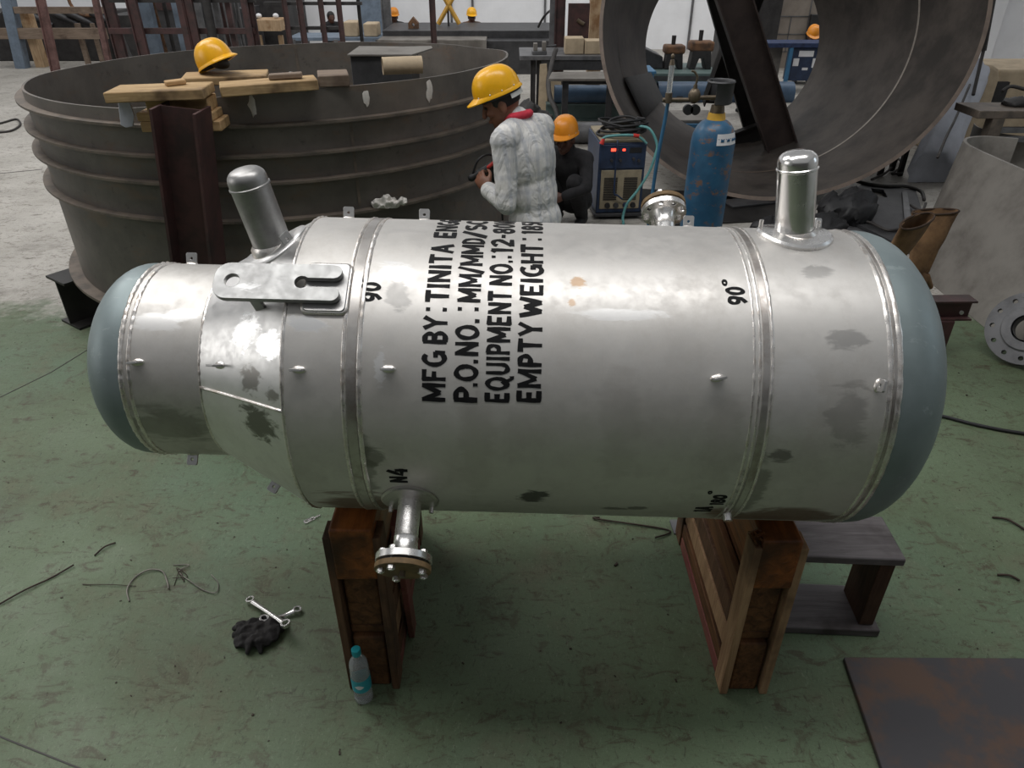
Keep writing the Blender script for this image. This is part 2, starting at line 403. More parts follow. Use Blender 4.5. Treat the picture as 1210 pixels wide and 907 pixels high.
def tag(o, label, cat, group=None, kind=None):
    if label: o['label'] = label
    if cat: o['category'] = cat
    if group: o['group'] = group
    if kind: o['kind'] = kind
    return o
def thing(name, label, cat, loc=(0, 0, 0), rot=(0, 0, 0), group=None):
    o = bpy.data.objects.new(name, None); COL.objects.link(o); o.empty_display_size = 0.1
    o.location = loc; o.rotation_euler = rot
    bpy.context.view_layer.update() if False else None
    o.matrix_basis = Matrix.Translation(loc) @ Euler(rot).to_matrix().to_4x4()
    return tag(o, label, cat, group)
def copy_thing(root, loc, rot=None, label=None, group=None):
    r = root.copy(); COL.objects.link(r); r.location = loc
    if rot is not None: r.rotation_euler = rot
    if label: r['label'] = label
    if group: r['group'] = group
    for ch in list(root.children):
        c = ch.copy(); COL.objects.link(c); c.parent = r
        for g in ch.children:
            d = g.copy(); COL.objects.link(d); d.parent = c
    return r
def struct(name, mb, mat, bevel=0.0):
    o = mb.build(name, mat, None, 35, bevel); o['kind'] = 'structure'; return o
def frame_to(p, z, x=None):
    # matrix with origin p and local z along z
    z = Vector(z).normalized()
    if x is None: x = Vector((1, 0, 0)) if abs(z.x) < 0.9 else Vector((0, 1, 0))
    x = Vector(x); x = (x-z*x.dot(z)).normalized(); y = z.cross(x)
    m = Matrix((x, y, z)).transposed().to_4x4(); m.translation = Vector(p); return m
def circle(cx, cy, r, n=24, a0=0): return [(cx+r*math.cos(a0+2*PI*i/n), cy+r*math.sin(a0+2*PI*i/n)) for i in range(n)]
def smooth_path(pts, n=6):
    pts = [Vector(p) for p in pts]; out = []
    for i in range(len(pts)-1):
        p0 = pts[max(i-1, 0)]; p1 = pts[i]; p2 = pts[i+1]; p3 = pts[min(i+2, len(pts)-1)]
        for k in range(n):
            t = k/n
            out.append(0.5*((2*p1)+(p2-p0)*t+(2*p0-5*p1+4*p2-p3)*t*t+(3*p1-p0-3*p2+p3)*t**3))
    out.append(pts[-1]); return out
def hbeam(mb, L, h, b, tf=0.014, tw=0.010, Mx=None):
    # along local z, web in x, flanges at +-h/2 in x, width b in y
    mb.box((-h/2, -b/2, 0), (-h/2+tf, b/2, L), Mx); mb.box((h/2-tf, -b/2, 0), (h/2, b/2, L), Mx)
    mb.box((-h/2+tf, -tw/2, 0), (h/2-tf, tw/2, L), Mx); return mb
def remesh(mb, voxel, smooth_it=4, disp=None):
    # one continuous skin out of overlapping closed pieces
    me = bpy.data.meshes.new('tmp'); me.from_pydata([tuple(p) for p in mb.v], [], mb.f); me.update()
    o = bpy.data.objects.new('tmp', me); COL.objects.link(o)
    m = o.modifiers.new('r', 'REMESH'); m.mode = 'VOXEL'; m.voxel_size = voxel
    s_ = o.modifiers.new('s', 'SMOOTH'); s_.factor = 0.5; s_.iterations = smooth_it
    dg = bpy.context.evaluated_depsgraph_get(); ev = o.evaluated_get(dg); m2 = ev.to_mesh()
    out = MB(); out.v = [v.co.copy() for v in m2.vertices]; out.f = [tuple(p.vertices) for p in m2.polygons]
    ev.to_mesh_clear(); bpy.data.objects.remove(o); bpy.data.meshes.remove(me)
    if disp: out.v = [disp(p) for p in out.v]
    return out

# ================================================================== SETTING
fl = MB().add([(-16,-12,0),(16,-12,0),(16,28,0),(-16,28,0)], [(0,1,2,3)]); o = fl.build('floor', 'floor', None, 0); o['kind'] = 'structure'
struct('wall_back', MB().box((-16, 19.0, 0), (16, 19.3, 7.0)), 'wall')
struct('wall_left', MB().box((-16.3, -12, 0), (-16, 19.3, 11.5)), 'wall')
struct('wall_right', MB().box((13.0, -12, 0), (13.3, 19.3, 11.0)), 'wall')
struct('wall_front', MB().box((-16, -12.3, 0), (16, -12.0, 7.0)), 'roofdark')
mb = MB()
for x in (-15.2, -12.4, -8.6, -5.6, -4.9, -3.2, -1.45, -0.95, 0.75, 4.2, 8.3): mb.box((x, 18.96, 0), (x+0.05, 19.02, 7))
struct('trim_1', mb, 'mid_steel')
# floor joints
def strip(p, q, w):
    p = Vector(p); q = Vector(q); d = (q-p).normalized(); n = Vector((-d.y, d.x, 0))*w/2; up = Vector((0, 0, 0.002))
    return [p-n, q-n, q+n, p+n, p-n+up, q-n+up, q+n+up, p+n+up]
def joint(name, pts, w, mat='cable_dark'):
    mb = MB()
    for a, b in zip(pts[:-1], pts[1:]): mb.add(strip(a, b, w), [(0,3,2,1),(4,5,6,7),(0,1,5,4),(1,2,6,5),(2,3,7,6),(3,0,4,7)])
    return struct(name, mb, mat)
joint('trim_2', [at_z(-30, 484), at_z(60, 440), at_z(112, 408)], 0.006)
joint('trim_3', [at_z(-20, 862), at_z(105, 912)], 0.005)
joint('trim_4', [at_z(-20, 207), at_z(50, 200)], 0.02)

# ================================================================== VESSEL
O = Vector((0.01888, 1.83906, 1.16963)); R = 0.4221; RS = 0.280
V = thing('pressure_vessel', 'large shiny stainless steel pressure vessel with black painted lettering lying across two timber stands', 'pressure vessel', O, (0, R_(1.0877), R_(-1.2273)))
S0, S1, S2, S3 = -1.03, -0.825, -0.565, 0.905
def r_at(s):
    if s < S1: return RS
    if s < S2: return RS+(R-RS)*(s-S1)/(S2-S1)
    return R
def P(s, phi, r): return Vector((s, -r*math.sin(R_(phi)), r*math.cos(R_(phi))))
AX = frame_to((0, 0, 0), (1, 0, 0), (0, 0, 1))
def stain(s, phi, r, ds, dp, col, strength, ro=None, sc=18): return (tuple(P(s, phi, r)), (ds, dp, dp), col, strength, ro, sc)
DK = rgb(92, 88, 84); BR = rgb(236, 236, 236); GN = rgb(88, 88, 76); TAN = rgb(176, 140, 100); RST = rgb(112, 84, 70)
M['shell'] = steel_mat('pickled_stainless_shell', rgb(206, 203, 199), rgb(185, 181, 176), (0.44, 0.56), 0.72, [
    stain(0.045, 112, R, 0.045, 0.04, rgb(58, 58, 54), 0.85, None, 45), stain(0.27, 121, R, 0.04, 0.012, DK, 0.7, None, 50), stain(0.33, 120, R, 0.03, 0.015, DK, 0.7, None, 50),
    stain(0.14, 29, R, 0.02, 0.02, TAN, 0.7, None, 60), stain(0.125, 37, R, 0.012, 0.012, TAN, 0.6, None, 60),
    stain(0.235, 41, R, 0.11, 0.018, BR, 0.5, 0.3, 30), stain(-0.31, 26, R, 0.05, 0.03, BR, 0.6, 0.28, 40), stain(-0.30, 36, R, 0.03, 0.05, rgb(150, 148, 146), 0.6, None, 40),
    stain(-0.51, 47, R, 0.05, 0.022, BR, 0.75, 0.25, 45), stain(-0.37, 93, R, 0.05, 0.035, GN, 0.6, None, 40), stain(-0.42, 127, R, 0.13, 0.10, RST, 0.85, None, 14), stain(0.72, 125, R, 0.17, 0.09, RST, 0.85, None, 14), stain(0.56, 122, R, 0.06, 0.05, RST, 0.7, None, 20), stain(-0.39, 100, R, 0.035, 0.16, GN, 0.5, None, 25), stain(0.60, 105, R, 0.04, 0.14, GN, 0.5, None, 25), stain(-0.1, 88, R, 0.05, 0.2, rgb(150, 142, 134), 0.2, None, 20), stain(0.25, 80, R, 0.06, 0.15, rgb(158, 152, 146), 0.2, None, 22), stain(0.5, 85, R, 0.05, 0.16, rgb(160, 154, 148), 0.2, None, 22),
    stain(0.74, 22, R, 0.045, 0.025, rgb(140, 138, 136), 0.45, 0.3, 45), stain(0.78, 47, R, 0.05, 0.03, rgb(138, 136, 134), 0.45, 0.3, 50), stain(0.66, 68, R, 0.06, 0.12, BR, 0.22, 0.3, 20),
    stain(0.65, 87, R, 0.035, 0.022, DK, 0.7, None, 45), stain(0.79, 72, R, 0.05, 0.10, DK, 0.32, None, 30), stain(-0.33, 61, R, 0.014, 0.045, BR, 0.6, 0.3, 60)], 4.0, (1, 1, 1), 0.75)
M['cone'] = steel_mat('bright_ground_cone', rgb(222, 221, 220), rgb(200, 198, 196), (0.28, 0.42), 0.92, [
    stain(-0.645, 84, 0.38, 0.07, 0.05, rgb(92, 92, 82), 0.85, 0.3, 38), stain(-0.66, 67, 0.37, 0.04, 0.035, rgb(138, 134, 128), 0.8, 0.3, 45), stain(-0.59, 71, 0.40, 0.03, 0.02, rgb(142, 138, 132), 0.8, 0.3, 45),
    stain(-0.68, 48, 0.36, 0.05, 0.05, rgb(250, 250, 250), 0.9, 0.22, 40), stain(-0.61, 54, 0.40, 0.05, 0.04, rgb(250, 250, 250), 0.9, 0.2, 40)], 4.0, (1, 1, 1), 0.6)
M['neck'] = steel_mat('pickled_stainless_neck', rgb(200, 197, 193), rgb(172, 168, 163), (0.44, 0.56), 0.72, [
    stain(-0.94, 40, RS, 0.06, 0.03, BR, 0.45, 0.3, 30), stain(-0.88, 35, RS, 0.05, 0.02, BR, 0.5, 0.3, 40), stain(-0.92, 100, RS, 0.12, 0.07, GN, 0.45, None, 20)], 4.0, (1, 1, 1), 0.75)
def head_mat():
    n = NB('grey_green_pickled_head'); x, y, z = n.sep()
    col = n.mix(n.rng(n.noise(3, 5, 0.6), 0.35, 0.7), rgb(134, 146, 148), rgb(116, 128, 129))
    col = n.mix(n.math('MULTIPLY', n.rng(n.noise(16, 4, 0.7, n.coords((1, 3, 1))), 0.60, 0.72), 0.4), col, rgb(170, 180, 182))
    return n.done(col, 0.48, 0.45)
M['head'] = head_mat()

MB().lathe([(R, S2), (R, -0.2), (R, 0.2), (R, S3)], AX, 128).build('shell', 'shell', V, 40)
MB().lathe([(RS, S1)]+[(r_at(S1+(S2-S1)*k/6), S1+(S2-S1)*k/6) for k in range(1, 6)]+[(R, S2)], AX, 112).build('cone_reducer', 'cone', V, 40)
MB().lathe([(RS, S0), (RS, (S0+S1)/2), (RS, S1)], AX, 96).build('neck_shell', 'neck', V, 40)
def head_prof(r, s, depth, sgn, flat=0.03):
    return [(r, s), (r, s+sgn*flat)]+[(r*math.cos(R_(a)), s+sgn*(flat+depth*math.sin(R_(a)))) for a in range(6, 90, 6)]+[(0.0005, s+sgn*(flat+depth))]
h = MB().lathe(head_prof(R, S3, 0.215, 1), AX, 128).build('dished_head', 'head', V, 60); h['label'] = 'large bluish grey dished end on the right'
h = MB().lathe(list(reversed(head_prof(RS, S0, 0.150, -1))), AX, 96).build('dished_head', 'head', V, 60); h['label'] = 'small grey green dished end on the left'
def bead(s, r, w, hgt, mat='bead', n=220, rough=0.35):
    mb = MB(); rings = []
    for j in range(n):
        a = 2*PI*j/n; k = 1+rough*(mnoise.noise(Vector((s*40, math.cos(a)*22, math.sin(a)*22)))+0.6*math.sin(j*1.9))
        hh = hgt*max(0.35, k); ww = w*(1+0.25*mnoise.noise(Vector((s*31, math.cos(a)*15, math.sin(a)*15+4))))
        ring = []
        for q in range(6):
            b = PI*q/5
            ring.append(P(s-ww*math.cos(b), math.degrees(a), r-0.002+hh*math.sin(b)+0.0))
        rings.append(ring)
    rings.append(rings[0]); mb.rings(rings, False, False, False)
    return mb.build('weld_bead', mat, V, 180)
bead(S0-0.001, RS, 0.0075, 0.006); bead(S0+0.020, RS, 0.0065, 0.005)
bead(S1, RS, 0.005, 0.004); bead(S2, R, 0.0055, 0.005)
bead(-0.4185, R, 0.006, 0.005); bead(-0.380, R, 0.007, 0.005)
bead(0.560, R, 0.004, 0.0035); bead(0.5735, R, 0.004, 0.0035); bead(0.603, R, 0.005, 0.0045)
bead(0.882, R, 0.008, 0.0042); bead(0.905, R, 0.008, 0.0042)
MB().lathe([(R-0.002, -0.413), (R+0.0015, -0.411), (R+0.0015, -0.388), (R-0.002, -0.386)], AX, 128).build('ground_band', 'band', V, 20)
MB().lathe([(R-0.002, 0.579), (R+0.0015, 0.581), (R+0.0015, 0.596), (R-0.002, 0.598)], AX, 128).build('ground_band', 'band', V, 20)
MB().lathe([(R-0.002, 0.888), (R+0.001, 0.890), (R+0.001, 0.897), (R-0.002, 0.899)], AX, 128).build('ground_band', 'band', V, 20)
# lengthwise seam on the cone
mb = MB(); mb.tube([P(S1+(S2-S1)*k/12, 74.6+1.6*k/12, r_at(S1+(S2-S1)*k/12)+0.0005) for k in range(13)], 0.0045, 8); mb.build('weld_bead', 'bead', V, 180)

M['lug'] = steel_mat('brushed_lug_plate', rgb(172, 171, 170), rgb(148, 146, 144), (0.36, 0.5), 0.9, [], 5)
M['lug_plate'] = steel_mat('brushed_flat_plate', rgb(150, 150, 149), rgb(132, 131, 130), (0.36, 0.5), 0.85, [
    stain(-0.66, 30, 0.43, 0.05, 0.02, rgb(200, 200, 200), 0.7, None, 45), stain(-0.64, 37, 0.43, 0.05, 0.02, rgb(205, 205, 205), 0.7, None, 45)], 5)
# ---- hand painted letters: brush strokes bent round the shell
def arc(cx, cy, rx, ry, a0, a1, n=10): return [(cx+rx*math.cos(R_(a0+(a1-a0)*i/n)), cy+ry*math.sin(R_(a0+(a1-a0)*i/n))) for i in range(n+1)]
GL = {
 'M': (0.95, [[(0.1,0),(0.1,1)], [(0.1,0.97),(0.47,0.22)], [(0.47,0.22),(0.85,0.97)], [(0.85,1),(0.85,0)]]),
 'F': (0.62, [[(0.1,0),(0.1,1)], [(0.05,0.92),(0.6,0.92)], [(0.1,0.5),(0.5,0.5)]]),
 'G': (0.78, [arc(0.42,0.5,0.33,0.43,55,330,14), [(0.72,0.05),(0.72,0.48)], [(0.46,0.45),(0.76,0.45)]]),
 'B': (0.66, [[(0.1,0),(0.1,1)], [(0.1,0.93)]+arc(0.32,0.73,0.22,0.20,90,-90)+[(0.1,0.53)], [(0.3,0.53)]+arc(0.32,0.29,0.26,0.23,90,-90)+[(0.1,0.07)]]),
 'Y': (0.72, [[(0.05,1),(0.36,0.48)], [(0.68,1),(0.36,0.48)], [(0.36,0.5),(0.36,0)]]),
 ':': (0.3, [[(0.15,0.06),(0.15,0.24)], [(0.15,0.78),(0.15,0.96)]]),
 '.': (0.3, [[(0.13,0.0),(0.13,0.2)]]),
 'T': (0.7, [[(0.0,0.92),(0.7,0.92)], [(0.35,0.92),(0.35,0)]]),
 'I': (0.26, [[(0.13,0),(0.13,1)]]),
 'N': (0.75, [[(0.1,0),(0.1,1)], [(0.1,0.95),(0.65,0.05)], [(0.65,0),(0.65,1)]]),
 'A': (0.76, [[(0.06,0),(0.38,1)], [(0.38,1),(0.7,0)], [(0.2,0.34),(0.56,0.34)]]),
 'E': (0.62, [[(0.1,0),(0.1,1)], [(0.05,0.92),(0.6,0.92)], [(0.1,0.5),(0.52,0.5)], [(0.05,0.08),(0.6,0.08)]]),
 'P': (0.62, [[(0.1,0),(0.1,1)], [(0.1,0.92)]+arc(0.32,0.70,0.22,0.22,90,-90)+[(0.1,0.48)]]),
 'O': (0.82, [arc(0.41,0.5,0.32,0.42,0,360,20)]),
 '/': (0.45, [[(0.0,-0.08),(0.42,1.05)]]),
 'D': (0.72, [[(0.1,0),(0.1,1)], [(0.1,0.92)]+arc(0.27,0.5,0.34,0.42,90,-90,12)+[(0.1,0.08)]]),
 'S': (0.66, [arc(0.33,0.72,0.23,0.2,40,270,10)+arc(0.33,0.29,0.25,0.22,90,-140,10)]),
 'C': (0.7, [arc(0.4,0.5,0.32,0.43,50,310,14)]),
 'Q': (0.85, [arc(0.41,0.5,0.32,0.42,0,360,20), [(0.42,0.3),(0.75,-0.12),(0.9,-0.1)]]),
 'U': (0.72, [[(0.1,1),(0.1,0.35)]+arc(0.36,0.33,0.26,0.25,180,360)+[(0.62,1)]]),
 '1': (0.32, [[(0.02,0.78),(0.17,0.95)], [(0.17,1),(0.17,0)]]),
 '2': (0.66, [arc(0.33,0.70,0.24,0.24,170,-30)+[(0.08,0.08)], [(0.05,0.08),(0.64,0.08)]]),
 '-': (0.4, [[(0.03,0.48),(0.37,0.48)]]),
 '8': (0.68, [arc(0.34,0.72,0.21,0.2,0,360,16), arc(0.34,0.28,0.25,0.22,0,360,16)]),
 '0': (0.7, [arc(0.35,0.5,0.25,0.42,0,360,20)]),
 '6': (0.68, [arc(0.36,0.3,0.25,0.23,0,360,16), [(0.11,0.32),(0.2,0.7),(0.5,0.96)]]),
 '9': (0.68, [arc(0.34,0.68,0.25,0.24,0,360,16), [(0.59,0.66),(0.5,0.25),(0.2,0.03)]]),
 '5': (0.66, [[(0.58,0.92),(0.15,0.92),(0.13,0.55)]+arc(0.32,0.32,0.25,0.25,110,-140)]),
 '4': (0.72, [[(0.5,1),(0.05,0.3),(0.68,0.3)], [(0.52,0.62),(0.52,0)]]),
 'W': (1.05, [[(0.05,1),(0.28,0.05)], [(0.28,0.05),(0.52,0.8)], [(0.52,0.8),(0.76,0.05)], [(0.76,0.05),(1.0,1)]]),
 'H': (0.74, [[(0.1,0),(0.1,1)], [(0.64,0),(0.64,1)], [(0.1,0.5),(0.64,0.5)]]),
 '*': (0.34, [arc(0.17,0.98,0.12,0.12,0,360,12)]),
 ' ': (0.3, []),
}
def strokes2d(text, th):
    # quads in text space (x along, y up), height 1
    quads = []; x = 0.0
    for ch in text:
        w, sts = GL[ch]
        for st in sts:
            pts = []
            for a, b in zip(st[:-1], st[1:]):
                L = math.hypot(b[0]-a[0], b[1]-a[1]); m = max(1, int(L/0.25))
                pts += [(a[0]+(b[0]-a[0])*i/m, a[1]+(b[1]-a[1])*i/m) for i in range(m)]
            pts.append(st[-1]); closed = math.hypot(st[0][0]-st[-1][0], st[0][1]-st[-1][1]) < 1e-4
            N = len(pts); Ls = []; Rs = []
            for i in range(N):
                p = pts[i]; a = pts[i-1] if i > 0 else (pts[-2] if closed else p); b = pts[i+1] if i < N-1 else (pts[1] if closed else p)
                dx, dy = b[0]-a[0], b[1]-a[1]; L = math.hypot(dx, dy) or 1
                dx /= L; dy /= L
                k = th*(1.0+0.16*math.sin(i*1.3+x*3))/2
                Ls.append((x+p[0]-dy*k, p[1]+dx*k)); Rs.append((x+p[0]+dy*k, p[1]-dx*k))
            for i in range(N-1): quads.append((Ls[i], Rs[i], Rs[i+1], Ls[i+1]))
        x += w+0.13
    return quads, max(0.01, x-0.13)
def letter_mesh(mb, text, phi0, phi1, s_base, hgt, th=0.215, slant=0.0):
    quads, w = strokes2d(text, th)
    for q in quads:
        vs = []
        for lift in (0.0011, -0.002):
            for (x, y) in q:
                phi = phi0+(phi1-phi0)*x/w
                vs.append(P(s_base-hgt*y-slant*(phi0-phi), phi, R+lift))
        mb.add(vs, [(0,1,2,3),(0,4,5,1),(1,5,6,2),(2,6,7,3),(3,7,4,0)])
LINES = [(-0.1725, [('MFG',71.2,54.9),('BY',52.4,43.3),(':',41.6,40.0),('TINITA',38.2,12.3),('ENGG',7.7,-16),('.',-18,-21)]),
 (-0.0960, [('P',71.2,66.3),('.',66.0,64.6),('O',64.2,58.9),('.',58.5,57),('NO',56.0,46.0),('.',45.2,43.6),(':',41.2,39.6),('MM/MMD',37.9,7.5),('/SC',6.5,-14)]),
 (-0.0210, [('EQUIPMENT',70.9,33.5),('NO',31.2,22.0),('.',21.2,20.0),(':',19.2,17.7),('12-8016',15.9,-17)]),
 (0.0550, [('EMPTY',70.6,44.5),('WEIGHT',42.5,10.9),(':',8.0,6.3),('1850',2.5,-19)])]
for base, words in LINES:
    for t, a, b in words:
        mb = MB(); letter_mesh(mb, t, a, b, base, 0.056); mb.build('painted_word', 'paint_black', V, 30)
mb = MB(); letter_mesh(mb, '*', 31.5, 28.6, -0.340, 0.043, 0.12); mb.build('degree_mark', 'paint_black', V, 30)
mb = MB(); letter_mesh(mb, '90', 38.6, 31.4, -0.336, 0.046, 0.23, 0.0009); mb.build('painted_lettering', 'paint_black', V, 30)
mb = MB(); letter_mesh(mb, '90', 36.2, 29.4, 0.5485, 0.045, 0.23, 0.0006); mb.build('painted_lettering', 'paint_black', V, 30); mb = MB(); letter_mesh(mb, '*', 29.0, 26.4, 0.541, 0.042, 0.12); mb.build('painted_lettering', 'paint_black', V, 30)
mb = MB(); letter_mesh(mb, 'N', 105.0, 101.9, -0.275, 0.046, 0.24); mb.build('painted_lettering', 'paint_black', V, 30); mb = MB(); letter_mesh(mb, '4', 101.2, 97.6, -0.272, 0.052, 0.22); mb.build('painted_lettering', 'paint_black', V, 30)
mb = MB(); letter_mesh(mb, '180', 114.2, 107.2, 0.548, 0.036, 0.24); mb.build('painted_lettering', 'paint_black', V, 30); mb = MB(); letter_mesh(mb, '*', 106.8, 104.9, 0.535, 0.036, 0.11); mb.build('painted_lettering', 'paint_black', V, 30)
mb = MB(); letter_mesh(mb, '1A', 121.2, 116.2, 0.526, 0.044, 0.24); mb.build('painted_lettering', 'paint_black', V, 30)

# ---- lifting lug
PH = 34.2
LM = frame_to(P(0, PH, R), P(0, PH, 1.0), (1, 0, 0))
def rrect(x0, x1, y0, y1, r, n=6):
    out = []
    for cx, cy, a in ((x1-r, y1-r, 0), (x0+r, y1-r, 90), (x0+r, y0+r, 180), (x1-r, y0+r, 270)):
        out += [(cx+r*math.cos(R_(a+90*i/n)), cy+r*math.sin(R_(a+90*i/n))) for i in range(n+1)]
    return out
hw = 0.050; xl, xr, xs, sw = -0.738, -0.432, -0.522, 0.012
out = [(xr-0.020+0.020*math.cos(R_(a)), -hw+0.019+0.019*math.sin(R_(a))) for a in range(-90, 91, 18)]
out += [(xs, -sw)]+[(xs-0.008-0.016*math.cos(R_(a)), -0.016*math.sin(R_(a))) for a in range(140, -141, -28)][::-1][0:0]
out += [(xs-0.004+0.017*math.cos(R_(a)), 0.017*math.sin(R_(a))) for a in range(-48, -313, -22)]
out += [(xs, sw)]
out += [(xr-0.020+0.020*math.cos(R_(a)), hw-0.019+0.019*math.sin(R_(a))) for a in range(-90, 91, 18)]
out += [(xl+0.036+0.036*math.cos(R_(a)), hw-0.036+0.036*math.sin(R_(a))) for a in range(90, 181, 15)]
out += [(xl+0.036+0.036*math.cos(R_(a)), -hw+0.036+0.036*math.sin(R_(a))) for a in range(180, 271, 15)]
lug = MB().prism([out, circle(-0.694, 0.0, 0.0185, 20)], 0.0125, 0.0275, LM).build('lifting_lug', 'lug_plate', V, 30, 0.003)
pad = MB(); vs = []; n_ = 10
loop = rrect(-0.522, -0.418, -0.066, 0.066, 0.012)
def bend(x, y, lift): return P(x, PH-math.degrees(y/R), R+lift)
pad.rings([[bend(x, y, -0.002) for x, y in loop], [bend(x, y, 0.010) for x, y in loop], [bend(-0.47+(x+0.47)*0.96, y*0.97, 0.0125) for x, y in loop]], True, False, True)
pad.build('pad_plate', 'lug', lug, 30)
mb = MB(); mb.tube([bend(x, y, 0.004) for x, y in loop], 0.0065, 6, closed=True); mb.build('weld_bead', 'bead', lug, 180)
mb = MB(); mb.prism([[(-0.665, -0.002), (-0.625, -0.002), (-0.625, -0.060), (-0.655, -0.085)]], -0.030, -0.018, LM @ Matrix.Translation((0, 0, 0.014)) @ Matrix.Rotation(R_(90), 4, 'X')); 
mb2 = MB(); mb2.box((-0.655, -0.040, -0.085), (-0.628, -0.028, 0.0135), LM); mb2.box((-0.655, 0.028, -0.085), (-0.628, 0.040, 0.0135), LM)
mb2.build('gusset', 'lug', lug, 30, 0.002)

# ---- nozzles
def saddle_pad(s0, phi0, rad, t, name, mat, parent, n=40):
    mb = MB(); rings = []
    for k, (q, lift) in enumerate(((1.0, -0.003), (1.0, t*0.55), (0.94, t), (0.6, t*1.02), (0.3, t*1.05))):
        rings.append([P(s0+rad*q*math.cos(2*PI*j/n), phi0+math.degrees(rad*q*math.sin(2*PI*j/n)/r_at(s0)), r_at(s0+rad*q*math.cos(2*PI*j/n))+lift) for j in range(n)])
    mb.rings(rings, True, False, True); return mb.build(name, mat, parent, 40)
def pipe_prof(r, L0, L1, seam): return [(r, L0), (r, seam-0.004), (r+0.002, seam-0.002), (r+0.002, seam+0.002), (r, seam+0.004)]
def capped_nozzle(s0, phi0, lean, r, L, label, mat='nozzle_chrome'):
    d = Vector((math.sin(R_(lean)), 0, 0))+P(0, phi0, 1.0)*math.cos(R_(lean)); base = P(s0, phi0, r_at(s0))
    T = frame_to(base, d); seam = L-r*0.95
    p = MB().lathe([(r, -0.06), (r, seam-0.004), (r+0.0025, seam-0.002), (r+0.0025, seam+0.002), (r, seam+0.004)], T, 48).build('vent_nozzle', mat, V, 50)
    p['label'] = label
    cp = [(r, seam+0.004), (r, L-r*0.62)]+[(r-r*0.55*(1-math.cos(R_(a))), L-r*0.62+r*0.55*math.sin(R_(a))) for a in range(15, 91, 15)]+[(r*0.25, L-r*0.03), (0.0005, L-r*0.015)]
    MB().lathe(cp, T, 48).build('end_cap', mat, p, 50)
    MB().lathe([(r+0.011, -0.02), (r+0.009, 0.008), (r+0.001, 0.018)], T, 48).build('weld_bead', 'bead', p, 60)
    return p
nz = capped_nozzle(0.727, -3, -9.0, 0.0495, 0.224, 'short capped upright pipe near the right end')
saddle_pad(0.727, -3, 0.098, 0.013, 'reinforcing_pad', 'chrome', nz)
mb = MB()
for a in (200, 330): 
    c = P(0.727+0.088*math.cos(R_(a)), -3+math.degrees(0.088*math.sin(R_(a))/R), R+0.010); mb.tube([c, c*1.0+P(0, -3, 0.022)], 0.006, 8)
mb.build('tell_tale_plug', 'chrome', nz, 40)
nz = capped_nozzle(-0.663, 3.5, -11.0, 0.050, 0.218, 'capped pipe leaning left on the cone', 'lug')
saddle_pad(-0.663, 3.5, 0.088, 0.008, 'reinforcing_pad', 'cone', nz)
def flanged_nozzle(s0, phi0, L, label):
    d = P(0, phi0, 1.0); base = P(s0, phi0, R); T = frame_to(base, d)
    p = MB().lathe([(0.0305, -0.03), (0.0305, L-0.075), (0.032, L-0.072), (0.0305, L-0.069), (0.032, L-0.05), (0.037, L-0.03), (0.040, L-0.022)], T, 40).build('flanged_nozzle', 'chrome', V, 40); p['label'] = label
    def disc(z0, z1, r, mat, name, holes=True):
        hs = [circle(0.056*math.cos(2*PI*(k+0.5)/8), 0.056*math.sin(2*PI*(k+0.5)/8), 0.0075, 10) for k in range(8)] if holes else []
        return MB().prism([circle(0, 0, r, 48)]+hs, z0, z1, T).build(name, mat, p, 30, 0.0015)
    disc(L-0.024, L-0.006, 0.072, 'chrome', 'flange')
    MB().cyl(T @ Vector((0, 0, L-0.006)), T @ Vector((0, 0, L+0.001)), 0.062, None, 40).build('gasket', 'rubber', p, 30)
    b = disc(L+0.001, L+0.015, 0.072, 'gasket', 'blind_flange', False)
    for k in (0, 2, 3, 5, 7):
        a = 2*PI*(k+0.5)/8; c = Vector((0.056*math.cos(a), 0.056*math.sin(a), 0))
        mb = MB(); mb.cyl(T @ (c+Vector((0, 0, L-0.036))), T @ (c+Vector((0, 0, L+0.028))), 0.006, None, 10)
        for z in (L-0.034, L+0.0155): mb.cyl(T @ (c+Vector((0, 0, z))), T @ (c+Vector((0, 0, z+0.010))), 0.0105, None, 6)
        mb.build('bolt', 'chrome', p, 30)
    MB().cyl(T @ Vector((0.0, 0, L+0.014)), T @ Vector((0.0, 0, L+0.030)), 0.008, None, 6).build('plug', 'brass', p, 30)
    return p
nz = flanged_nozzle(-0.279, 117.5, 0.178, 'flanged pipe pointing down beside the left stand')
saddle_pad(-0.279, 117.5, 0.077, 0.009, 'reinforcing_pad', 'band', nz)
for q in (-0.055, 0.055):
    c = P(-0.279+q, 117.5+5, R+0.006); MB().tube([c, c+P(0, 122, 0.018)], 0.006, 8).build('tell_tale_plug', 'chrome', nz, 40)
flanged_nozzle(0.462, -55, 0.170, 'flanged pipe on the far side of the shell')
# ---- small insulation clips and coupling
def clip(s, phi, r, turn=0.0, tilt=0.0):
    d = P(0, phi, 1.0) if not tilt else (P(0, phi, 1.0)*math.cos(R_(tilt))+Vector((math.sin(R_(tilt)), 0, 0)))
    T = frame_to(P(s, phi, r-0.002), d, (1, 0, 0)) @ Matrix.Rotation(R_(turn), 4, 'Z')
    prof = [(-0.015, 0), (0.015, 0), (0.0155, 0.030), (0.0125, 0.0345), (-0.0125, 0.0345), (-0.0155, 0.030)]
    T2 = T @ Matrix.Rotation(R_(90), 4, 'X')
    mb = MB().prism([prof, circle(0, 0.018, 0.0042, 10)], -0.003, 0.003, T2)
    c = mb.build('insulation_clip', 'flange', V, 30, 0.001)
    MB().lathe([(0.019, -0.001), (0.016, 0.005), (0.006, 0.007)], T @ Matrix.Scale(0.55, 4, (0, 1, 0)), 16).build('weld_bead', 'bead', c, 60)
